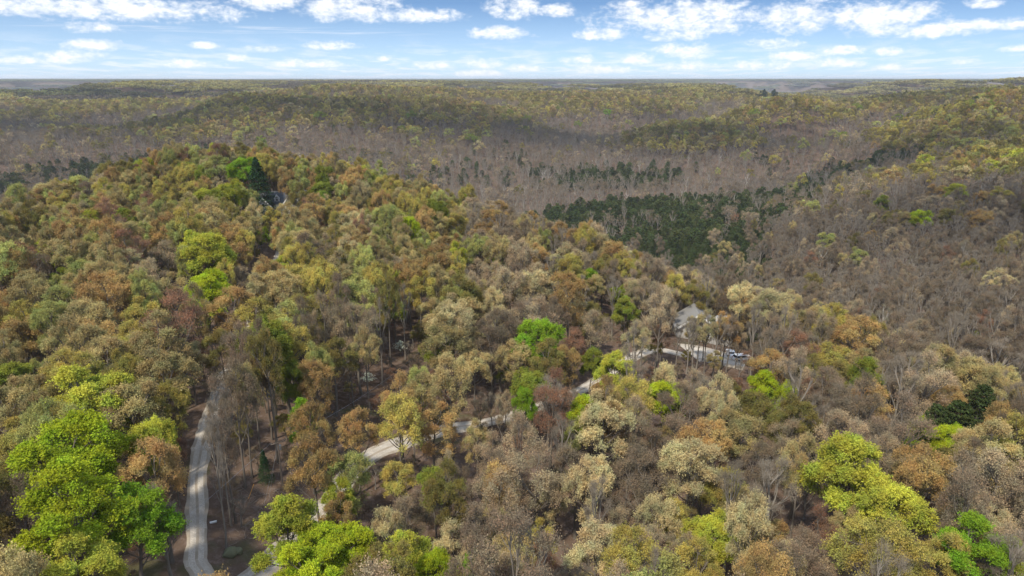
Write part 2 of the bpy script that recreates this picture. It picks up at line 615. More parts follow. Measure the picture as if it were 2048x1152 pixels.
def bark_mat(name, ca, cb, tinted=0.0):
    m, g, out = new_mat(name)
    tc = g.n('ShaderNodeTexCoord').outputs['Object']
    tone = g.n('ShaderNodeAttribute', attribute_type='GEOMETRY', attribute_name='tone').outputs['Fac']
    f = g.m('MULTIPLY_ADD', g.noise(tc, 1.7, 4, 0.6), 0.6, g.m('MULTIPLY', tone, 0.5), clamp=True)
    c = g.mix(f, ca + (1,), cb + (1,))
    if tinted: c = g.mix(tinted, c, tint_node(g))
    d = g.n('ShaderNodeBsdfDiffuse')
    g.put(d.inputs['Color'], c)
    g.t.links.new(d.outputs[0], out.inputs[0])
    return m


M_LEAF = leaf_mat('spring leaves', 0.30, 0.62, 1.45)
M_NEEDLE = leaf_mat('conifer needles', 0.08, 0.6, 1.4)
M_TWIG = bark_mat('twigs', (0.115, 0.093, 0.066), (0.25, 0.21, 0.155), 0.25)
M_BARK = bark_mat('grey brown bark', (0.07, 0.057, 0.045), (0.22, 0.19, 0.155))
M_LIMB = bark_mat('weathered grey bark', (0.10, 0.085, 0.07), (0.29, 0.255, 0.21))
M_PALE = bark_mat('pale bark', (0.22, 0.20, 0.17), (0.42, 0.39, 0.34))


# ------------------------------------------------------------------ broadleaf trees
def broadleaf(seed, H=18.0, R=4.3, base=0.42, nlimb=9, nsub=7, ntip=6, ntw=7, nleaf=5, leaf=0.17,
              spread=0.75, twig=0.9, upl=0.55, limb=1.0):
    """returns (wood, twiggery, leaves) as Bufs; origin at the foot of the trunk"""
    rs = np.random.RandomState(seed)
    wood, tw, lf = Buf(), Buf(), Buf()
    bm = 0
    # trunk
    nseg = 7
    t = np.linspace(0, 1, nseg + 1)
    top = 0.80 * H
    bend = rs.normal(size=2) * 0.5
    wob = np.cumsum(rs.normal(size=(nseg + 1, 2)) * 0.10, 0); wob[0] = 0
    T = np.stack([bend[0] * t ** 1.5 + wob[:, 0], bend[1] * t ** 1.5 + wob[:, 1], t * top], 1)
    r_tr = 0.022 * H * (1 - t) ** 0.8 * 0.62 + 0.05
    r_tr[0] *= 1.35
    wood.tubes(T[:-1], T[1:], r_tr[:-1], r_tr[1:], 8, bm, 0.4)
    def trunk_at(z):
        return np.stack([np.interp(z, T[:, 2], T[:, 0]), np.interp(z, T[:, 2], T[:, 1]), z], -1)
    zc = H * (base + 1) / 2; hc = H * (1 - base) / 2
    # limb ends = centres of leaf masses
    k = nlimb
    gold = np.arange(k) * 2.39996 + rs.rand() * 6
    zz = np.linspace(-0.55, 0.80, k) + rs.normal(size=k) * 0.10
    rr = np.sqrt(np.clip(1 - zz ** 2, 0.05, 1)) * (0.40 + 0.38 * rs.rand(k))
    zz = zz + rs.normal(size=k) * 0.12
    LC = np.stack([np.cos(gold) * rr * R, np.sin(gold) * rr * R, zc + zz * hc * 0.72], 1)
    LC[-1, :2] *= 0.3
    LC[:, :2] += trunk_at(np.minimum(LC[:, 2], top))[:, :2] * 0.8
    lobe_r = R * (0.22 + 0.28 * rs.rand(k))
    start_z = np.clip(LC[:, 2] - np.hypot(LC[:, 0], LC[:, 1]) * spread - 0.6, H * base * 0.80, top * 0.97)
    S = trunk_at(start_z)
    def curve(A, B, n, lift, r0, r1, kk, buf, mat, tone):
        """bent path A->B in n pieces"""
        m = (A + B) / 2 + np.stack([np.zeros(len(A)), np.zeros(len(A)), -np.linalg.norm(B - A, axis=1) * lift], 1) + rs.normal(size=A.shape) * 0.06 * np.linalg.norm(B - A, axis=1, keepdims=True)
        ts = np.linspace(0, 1, n + 1)
        prev, pr = A, r0
        for q in ts[1:]:
            cur = A * (1 - q) ** 2 + m * 2 * q * (1 - q) + B * q ** 2
            cr = r0 + (r1 - r0) * q
            buf.tubes(prev, cur, pr, cr, kk, mat, tone)
            prev, pr = cur, cr
    r0 = (0.055 + 0.010 * np.linalg.norm(LC - S, axis=1)) * limb
    curve(S, LC, 4, 0.12, r0, r0 * 0.45, 5, wood, bm, 0.55)
    # sub branches
    out = LC - np.array([0, 0, zc - hc * 0.5]) - np.r_[T[-1, :2], 0] * 0.6
    out /= np.linalg.norm(out, axis=1, keepdims=True)
    d = rs.normal(size=(k, nsub, 3)) * 0.75 + out[:, None] * 0.85 + np.array([0, 0, upl])
    d /= np.linalg.norm(d, axis=2, keepdims=True)
    SC = (LC[:, None] + d * lobe_r[:, None, None] * (0.55 + 0.3 * rs.rand(k, nsub, 1))).reshape(-1, 3)
    SP = np.repeat(LC, nsub, 0)
    sd_ = d.reshape(-1, 3)
    # branch from a point part way back on the limb
    f = rs.rand(len(SC), 1) * 0.45
    SP = SP * (1 - f) + np.repeat(S, nsub, 0) * f + np.array([0, 0, -1.0]) * f * 0.5
    curve(SP, SC, 2, 0.06, 0.040 * limb, 0.018, 4, wood, bm, 0.7)
    ltone = np.repeat(rs.rand(k), nsub)
    # tips
    d2 = rs.normal(size=(len(SC), ntip, 3)) * 0.8 + sd_[:, None] * 0.75 + np.array([0, 0, upl * 0.8])
    d2 /= np.linalg.norm(d2, axis=2, keepdims=True)
    lr = np.repeat(lobe_r, nsub)
    TC = (SC[:, None] + d2 * lr[:, None, None] * (0.22 + 0.36 * rs.rand(len(SC), ntip, 1))).reshape(-1, 3)
    TP = np.repeat(SC, ntip, 0)
    td = d2.reshape(-1, 3)
    tw.tubes(TP, TC, 0.016, 0.009, 3, 0, 0.5)
    # twigs
    n = len(TC)
    d3 = rs.normal(size=(n, ntw, 3)) * 0.75 + td[:, None] * 0.7 + np.array([0, 0, 0.35])
    d3 /= np.linalg.norm(d3, axis=2, keepdims=True)
    ln = twig * (0.45 + 0.75 * rs.rand(n, ntw, 1))
    st = TP[:, None] + (TC - TP)[:, None] * (0.25 + 0.75 * rs.rand(n, ntw, 1))
    EN = st + d3 * ln
    tt = np.repeat(rs.rand(n), ntw)
    tw.spikes(st.reshape(-1, 3), EN.reshape(-1, 3), 0.011, 3, 0, tt)
    if nleaf:
        q = 0.35 + 0.70 * rs.rand(n * ntw, nleaf, 1)
        P = st.reshape(-1, 1, 3) * (1 - q) + EN.reshape(-1, 1, 3) * q + rs.normal(size=(n * ntw, nleaf, 3)) * leaf * 0.55
        tone = np.clip(0.42 * np.repeat(np.repeat(ltone, ntip), ntw) + 0.28 * tt + 0.3 * rs.rand(n * ntw), 0, 1)
        lf.leaves(P.reshape(-1, 3), leaf, rs, 0, np.repeat(tone, nleaf))
    return wood, tw, lf


def conifer(seed, H=14.0, R=2.6, n_br=150, per=26, leaf=0.30, base=0.10, droop=0.15, taper=0.9):
    rs = np.random.RandomState(seed)
    wood, tw, lf = Buf(), Buf(), Buf()
    z = np.linspace(0, 0.97 * H, 6)
    wood.tubes(np.c_[np.zeros((5, 2)), z[:-1]], np.c_[np.zeros((5, 2)), z[1:]], 0.018 * H * (1 - z[:-1] / H) + .02, 0.018 * H * (1 - z[1:] / H) + .02, 7, 0, 0.4)
    f = np.sort(rs.rand(n_br)) ** 0.9
    zb = H * (base + (0.98 - base) * f)
    L = R * (1 - f) ** taper * (0.72 + 0.45 * rs.rand(n_br)) + 0.25
    a = np.arange(n_br) * 2.39996 + rs.normal(size=n_br) * 0.3
    A = np.c_[np.zeros((n_br, 2)), zb]
    B = np.stack([np.cos(a) * L, np.sin(a) * L, zb + L * (0.28 - droop * 2 * (1 - f))], 1)
    wood.tubes(A, B, 0.035, 0.012, 3, 0, 0.5)
    q = np.sqrt(rs.rand(n_br, per, 1)) * 0.9 + 0.12
    P = A[:, None] * (1 - q) + B[:, None] * q
    side = np.stack([-np.sin(a), np.cos(a), np.zeros(n_br)], 1)
    P = P + side[:, None] * rs.normal(size=(n_br, per, 1)) * 0.22 * L[:, None, None] * (1.1 - q * 0.5) + rs.normal(size=P.shape) * 0.09
    tone = np.repeat(np.clip(rs.rand(n_br) * 0.6 + 0.1, 0, 1), per) + rs.rand(n_br * per) * 0.3
    lf.leaves(P.reshape(-1, 3), leaf, rs, 0, tone, 0.9, 0.45)
    return wood, tw, lf


# kinds of tree shape; several of each
SHAPES = {}      # name -> (height, radius, crown bufs, wood buf)


def add_shape(name, H, R, parts, bark, leafm=None):
    SHAPES[name] = (H, R, parts, bark, leafm or M_LEAF)


for i in range(4):      # full leaf: bright maples and tulip trees
    add_shape('full%d' % i, 18, 4.3, broadleaf(100 + i, ntw=11, nleaf=10, leaf=0.175, nsub=7, nlimb=13 + i % 2, base=0.35 + .03 * i), M_BARK)
for i in range(5):      # half-open leaf, oaks and hickories with catkins
    add_shape('half%d' % i, 18, 4.4, broadleaf(200 + i, ntw=10, nleaf=6, leaf=0.155, nsub=7, nlimb=12 + i % 3, base=0.30 + .03 * i), M_BARK)
for i in range(4):      # budding, twigs show
    add_shape('bud%d' % i, 18, 4.3, broadleaf(300 + i, spread=1.1, limb=1.2, ntw=9, nleaf=3, leaf=0.15, nsub=8, nlimb=10, base=0.28 + .03 * i, twig=1.15), M_BARK)
for i in range(3):      # bare
    add_shape('bare%d' % i, 18, 4.3, broadleaf(400 + i, H=19, R=3.7, ntw=8, nleaf=1, leaf=0.08, nsub=6, ntip=5, nlimb=8 + i, base=0.30, twig=1.2, upl=1.2, spread=1.5, limb=1.35), M_LIMB)
for i in range(2):      # pale barked sycamore
    add_shape('pale%d' % i, 18, 4.2, broadleaf(500 + i, ntw=8, nleaf=1, leaf=0.12, nsub=6, ntip=5, nlimb=8, base=0.30, twig=1.1, upl=1.1, spread=1.4, limb=1.5), M_PALE)
for i in range(3):
    add_shape('cedar%d' % i, 13, 2.7, conifer(600 + i, 12.5, 3.3, 170, 34, 0.42, 0.10, -0.04, 0.52), M_BARK, M_NEEDLE)
add_shape('spruce0', 20, 4.6, conifer(650, 20, 4.8, 260, 46, 0.42, 0.05, 0.16, 0.95), M_BARK, M_NEEDLE)
SH_NAMES = list(SHAPES)

# meshes for the individual trees: trunk and crown apart
TRUNK_ME, CROWN_ME = {}, {}
for nme in SH_NAMES:
    H, R, (wood, twg, lf), bark, leafm = SHAPES[nme]
    TRUNK_ME[nme] = wood.mesh('trunk', [bark], True)
    c = Buf().merge(twg).merge(lf, {0: 1})
    CROWN_ME[nme] = c.mesh('crown', [M_TWIG, leafm])

# ------------------------------------------------------------------ colours of foliage
PAL = {  # family of shape, leaf colour (reflectance)
 'L': ('full', (0.315, 0.378, 0.024)), 'G': ('full', (0.185, 0.300, 0.024)), 'LG': ('full', (0.205, 0.235, 0.038)),
 'LY': ('full', (0.350, 0.360, 0.050)), 'Y': ('half', (0.385, 0.318, 0.082)), 'PG': ('half', (0.345, 0.345, 0.110)),
 'E': ('half', (0.205, 0.172, 0.052)), 'T': ('half', (0.365, 0.292, 0.130)), 'O': ('half', (0.370, 0.245, 0.098)),
 'C': ('half', (0.460, 0.380, 0.200)), 'M': ('bud', (0.370, 0.282, 0.175)), 'R': ('bud', (0.250, 0.130, 0.080)),
 'B': ('bud', (0.205, 0.152, 0.102)), 'W': ('bare', (0.235, 0.200, 0.160)), 'P': ('pale', (0.270, 0.250, 0.170)),
 'K': ('cedar', (0.046, 0.062, 0.022)), 'S': ('spruce', (0.030, 0.056, 0.024)), 'Q': ('cedar', (0.065, 0.075, 0.028)),
}
NSH = {'full': 4, 'half': 5, 'bud': 4, 'bare': 3, 'pale': 2, 'cedar': 3, 'spruce': 1}
KEYS = list(PAL)
# how often each kind of tree grows in each kind of place
MIXES = {
 'lefthill': dict(Y=.25, T=.18, O=.17, E=.08, PG=.14, C=.08, LY=.04, LG=.04, L=.01, M=.03, R=.03, B=.04),
 'nearleft': dict(Y=.22, T=.17, O=.15, E=.10, PG=.06, LY=.07, LG=.05, C=.06, B=.08, M=.04, R=.03),
 'nearright': dict(T=.13, O=.10, M=.16, B=.24, C=.08, Y=.06, W=.16, E=.05, PG=.02, R=.05, LG=.02),
 'spur': dict(T=.20, O=.14, M=.16, W=.20, B=.14, C=.10, E=.05, Y=.04, PG=.03),
 'face': dict(W=.58, B=.22, M=.07, T=.04, P=.03, E=.03, R=.02, C=.01),
 'valley': dict(W=.66, B=.20, P=.08, M=.03, E=.01, K=.02),
 'slope': dict(W=.52, B=.26, M=.06, T=.05, E=.05, PG=.02, Y=.01, K=.02, C=.01),
 'plateau': dict(T=.22, E=.24, Y=.16, O=.07, B=.12, W=.06, PG=.07, C=.03, LG=.04, K=.01),
}
_nr = np.random.RandomState(77)
_nw = [(_nr.normal(size=2) / L * 6.28, _nr.rand() * 6.28) for L in (40, 55, 75, 100, 140, 190, 260, 350) for _ in range(3)]


def fnoise(x, y, s=1.0, o=0.0):
    v = 0
    for (k, ph) in _nw: v = v + np.sin(k[0] * x / s + k[1] * y / s + ph + o * 7.1)
    return v / math.sqrt(len(_nw) / 2.0)


def px_of(x, y): return 1024 + 1366 * x / np.maximum(y, 1e-3)


def place_of(x, y, z):
    """which mix of trees grows here"""
    d = np.hypot(x, y); p = px_of(x, y)
    out = np.full(len(x), 'plateau', dtype=object)
    n = fnoise(x, y) * 7
    far = d > 560
    t = relief(x, y, z)
    out[far & (z + n < -12)] = 'slope'
    out[(d > 900) & (t + n * 0.15 < -1.5)] = 'slope'
    out[(d > 900) & (t + n * 0.15 > 4.0) & (z > -45)] = 'plateau'
    out[far & (z + n < -42)] = 'valley'
    near = d <= 560
    out[near] = 'face'
    out[near & (d < 345) & (p < 930)] = 'lefthill'
    out[near & (d < 150) & (p < 930)] = 'nearleft'
    out[near & (d < 300) & (p >= 930)] = 'spur'
    out[near & (d < 300) & (p >= 930) & (z < -17)] = 'face'
    out[near & (d < 165) & (p >= 930)] = 'nearright'
    out[near & (p > 1750) & (z > -12) & (d > 330)] = 'slope'
    return out


def relief(x, y, z):
    s = 0
    for a in range(8):
        s = s + ground(x + 170 * math.cos(a * 0.785), y + 170 * math.sin(a * 0.785))
    return z - s / 8


def cedar_prob(x, y, z):
    d = np.hypot(x, y); p = px_of(x, y); q = np.zeros(len(x)); n = fnoise(x, y, 0.8, 1.0)
    for cp_, d0, d1, hw, a in CEDARS:
        u = np.abs(p - cp_ + n * 9) / hw; v = np.abs(np.log(np.maximum(d, 1) / math.sqrt(d0 * d1)) + n * 0.012) / (0.5 * math.log(d1 / d0) + 0.01)
        m = (u < 1.15) & (v < 1.05) & (u * u + v * v < 1.7)
        q[m] = np.maximum(q[m], np.where(n[m] > -0.9, a, a * 0.5))
    m = (d > 600) & (z < -30); q[m & (n > 1.35)] = np.maximum(q[m & (n > 1.35)], 0.35)
    return q


def choose_kinds(x, y, z, rs):
    pl = place_of(x, y, z); cp = cedar_prob(x, y, z)
    n1 = fnoise(x, y, 0.35, 2.0)
    out = []
    r = rs.rand(len(x)); r2 = rs.rand(len(x))
    for i in range(len(x)):
        if r2[i] < cp[i]:
            out.append('K' if r[i] < 0.72 else 'Q'); continue
        mx = MIXES[pl[i]]; u = (r[i] * 0.75 + 0.25 * (0.5 + 0.5 * math.tanh(n1[i]))) * sum(mx.values())
        u = min(max((u - 0.02) * 1.04, 0), 0.9999 * sum(mx.values()))
        for k, w in mx.items():
            u -= w
            if u <= 0: break
        out.append(k)
    return out


def clearings(x, y):
    """roads, yards and the farm fields keep free of trees"""
    keep = np.ones(len(x), bool)
    for path, half in ROADS:
        P = np.array(path)
        for a, b in zip(P[:-1], P[1:]):
            ab = b - a; t = np.clip(((x - a[0]) * ab[0] + (y - a[1]) * ab[1]) / (ab @ ab), 0, 1)
            keep &= np.hypot(x - a[0] - t * ab[0], y - a[1] - t * ab[1]) > half + 1.6
    for cx, cy, r in YARDS:
        keep &= np.hypot(x - cx, y - cy) > r
    for cx, cy, hx, hy in FIELDS:
        keep &= ~((np.abs(x - cx) < hx) & (np.abs(y - cy) < hy))
    return keep


def jitter_grid(d0, d1, cell, rs, half_az=0.86, keepfar=None):
    n = int(2 * d1 / cell) + 2
    xs = (np.arange(-d1 * 0.80 // cell, d1 * 0.80 // cell + 1)) * cell
    ys = (np.arange(0, d1 // cell + 1)) * cell
    X, Y = np.meshgrid(xs, ys)
    X = X + (np.arange(X.shape[0]) % 2)[:, None] * cell * 0.5
    X = X.ravel() + (rs.rand(X.size) - 0.5) * cell * 0.85
    Y = Y.ravel() + (rs.rand(Y.size) - 0.5) * cell * 0.85
    d = np.hypot(X, Y); a = np.arctan2(X, Y)
    m = (d > d0) & (d < d1) & (np.abs(a) < half_az * (0.80 + 0.2 * np.clip(150 / d, 0, 1)))
    return X[m], Y[m]


# ------------------------------------------------------------------ the ground
def ground_material():
    m, g, out = new_mat('leaf litter and soil')
    pos = g.n('ShaderNodeNewGeometry').outputs['Position']
    n1 = g.noise(pos, 0.035, 4, 0.6); n2 = g.noise(pos, 0.9, 6, 0.7); n3 = g.noise(pos, 5.0, 4, 0.7)
    c = g.mix(g.rng(n1, 0.35, 0.65), (0.080, 0.052, 0.034, 1), (0.125, 0.086, 0.062, 1))
    c = g.mix(g.rng(n2, 0.45, 0.75), c, (0.19, 0.14, 0.115, 1))
    c = g.mix(g.rng(n3, 0.55, 0.8), c, (0.05, 0.038, 0.026, 1))
    c = g.mix(g.m('MULTIPLY', g.rng(g.noise(pos, 0.11, 3, 0.6), 0.56, 0.68), 0.5), c, (0.07, 0.085, 0.03, 1))
    p = g.n('ShaderNodeBsdfDiffuse'); g.put(p.inputs['Color'], c)
    b = g.n('ShaderNodeBump'); b.inputs['Strength'].default_value = 0.6; b.inputs['Distance'].default_value = 0.3
    g.put(b.inputs['Height'], n2); g.t.links.new(b.outputs[0], p.inputs['Normal'])
    g.t.links.new(p.outputs[0], out.inputs[0])
    return m


def polar_sheet(name, az, ds, mat):
    A, D = np.meshgrid(az, ds)
    X = np.sin(A) * D; Y = np.cos(A) * D
    Z = ground(X, Y)
    b = Buf(); b.verts(np.stack([X, Y, Z], -1))
    na, nd = len(az), len(ds)
    i, j = np.meshgrid(np.arange(nd - 1), np.arange(na - 1), indexing='ij')
    s = i * na + j
    b.quads(np.stack([s, s + 1, s + na + 1, s + na], -1)[..., ::-1])
    return b


az = np.r_[np.linspace(-math.pi, -0.95, 40)[:-1], np.linspace(-0.95, 0.95, 420), np.linspace(0.95, math.pi, 40)[1:]]
ds = [0.05, 4.0]
while ds[-1] < 60000:
    ds.append(ds[-1] + max(1.1, ds[-1] * 0.012))
gb = polar_sheet('ground', az, np.array(ds), None)
go = gb.build('ground', [ground_material()], smooth=True)
tag(go, kind='structure')
ROADS = [([(-41.8,44.1),(-38.8,69.1),(-41.3,75.1),(-43.4,80.5),(-45.8,86.0),(-47.6,90.1),(-49.8,97.1),(-52.3,105.5),(-55.5,116.3),(-58.2,127.6),(-59.6,135.9),(-61.7,145.9),(-63.4,155.2),(-65.8,165.8),(-68.6,178.3)],2.3),
([(-39.1,71.4),(-36.5,70.5),(-34.0,73.7),(-31.9,80.0),(-28.9,88.3),(-27.7,92.7),(-26.5,97.8),(-24.0,103.9),(-20.1,108.9),(-16.1,112.7),(-11.8,116.3),(-6.2,119.3),(0.6,123.7),(8.0,129.8),(14.9,136.3),(22.9,146.6),(30.4,156.4),(37.5,160.7),(43.8,157.9)],2.9),
([(44.4,160.5),(47.7,161.0),(51.3,159.9),(58.0,157.0)],8),
([(-68.6,178.3),(-74.0,200.4),(-80.3,227.0),(-84.9,249.5),(-86.4,261.0)],2)]
YARDS = [(-91.4, 274.9, 9.0), (51.6, 173.1, 7.6)]
FIELDS = [(633.0, 1765.0, 52.0, 125.0), (372.0, 2330.0, 90.0, 90.0), (290.0, 1735.0, 50.0, 60.0)]
CEDARS = [(1130, 582, 663, 50, 0.9), (1200, 544, 686, 55, 0.95), (1270, 504, 705, 55, 0.95), (1340, 472, 709, 55, 0.95), (1400, 439, 710, 48, 0.9), (1450, 415, 706, 45, 0.8), (1500, 476, 716, 42, 0.8), (1540, 538, 687, 38, 0.8), (1520, 403, 493, 32, 0.7), (1590, 588, 721, 40, 0.75), (1640, 659, 850, 42, 0.7), (1690, 691, 846, 42, 0.6), (1740, 749, 841, 50, 0.75), (1800, 748, 806, 45, 0.6), (40, 870, 909, 70, 0.9), (140, 874, 935, 80, 0.93), (230, 910, 964, 70, 0.93), (310, 935, 977, 60, 0.9), (380, 942, 971, 50, 0.8), (960, 836, 891, 60, 0.35), (1120, 849, 915, 60, 0.6), (1200, 807, 885, 70, 0.75), (1290, 806, 859, 60, 0.6), (1040, 927, 991, 50, 0.25), (830, 746, 779, 50, 0.45), (1880, 981, 1377, 50, 0.5), (760, 877, 921, 40, 0.2)]
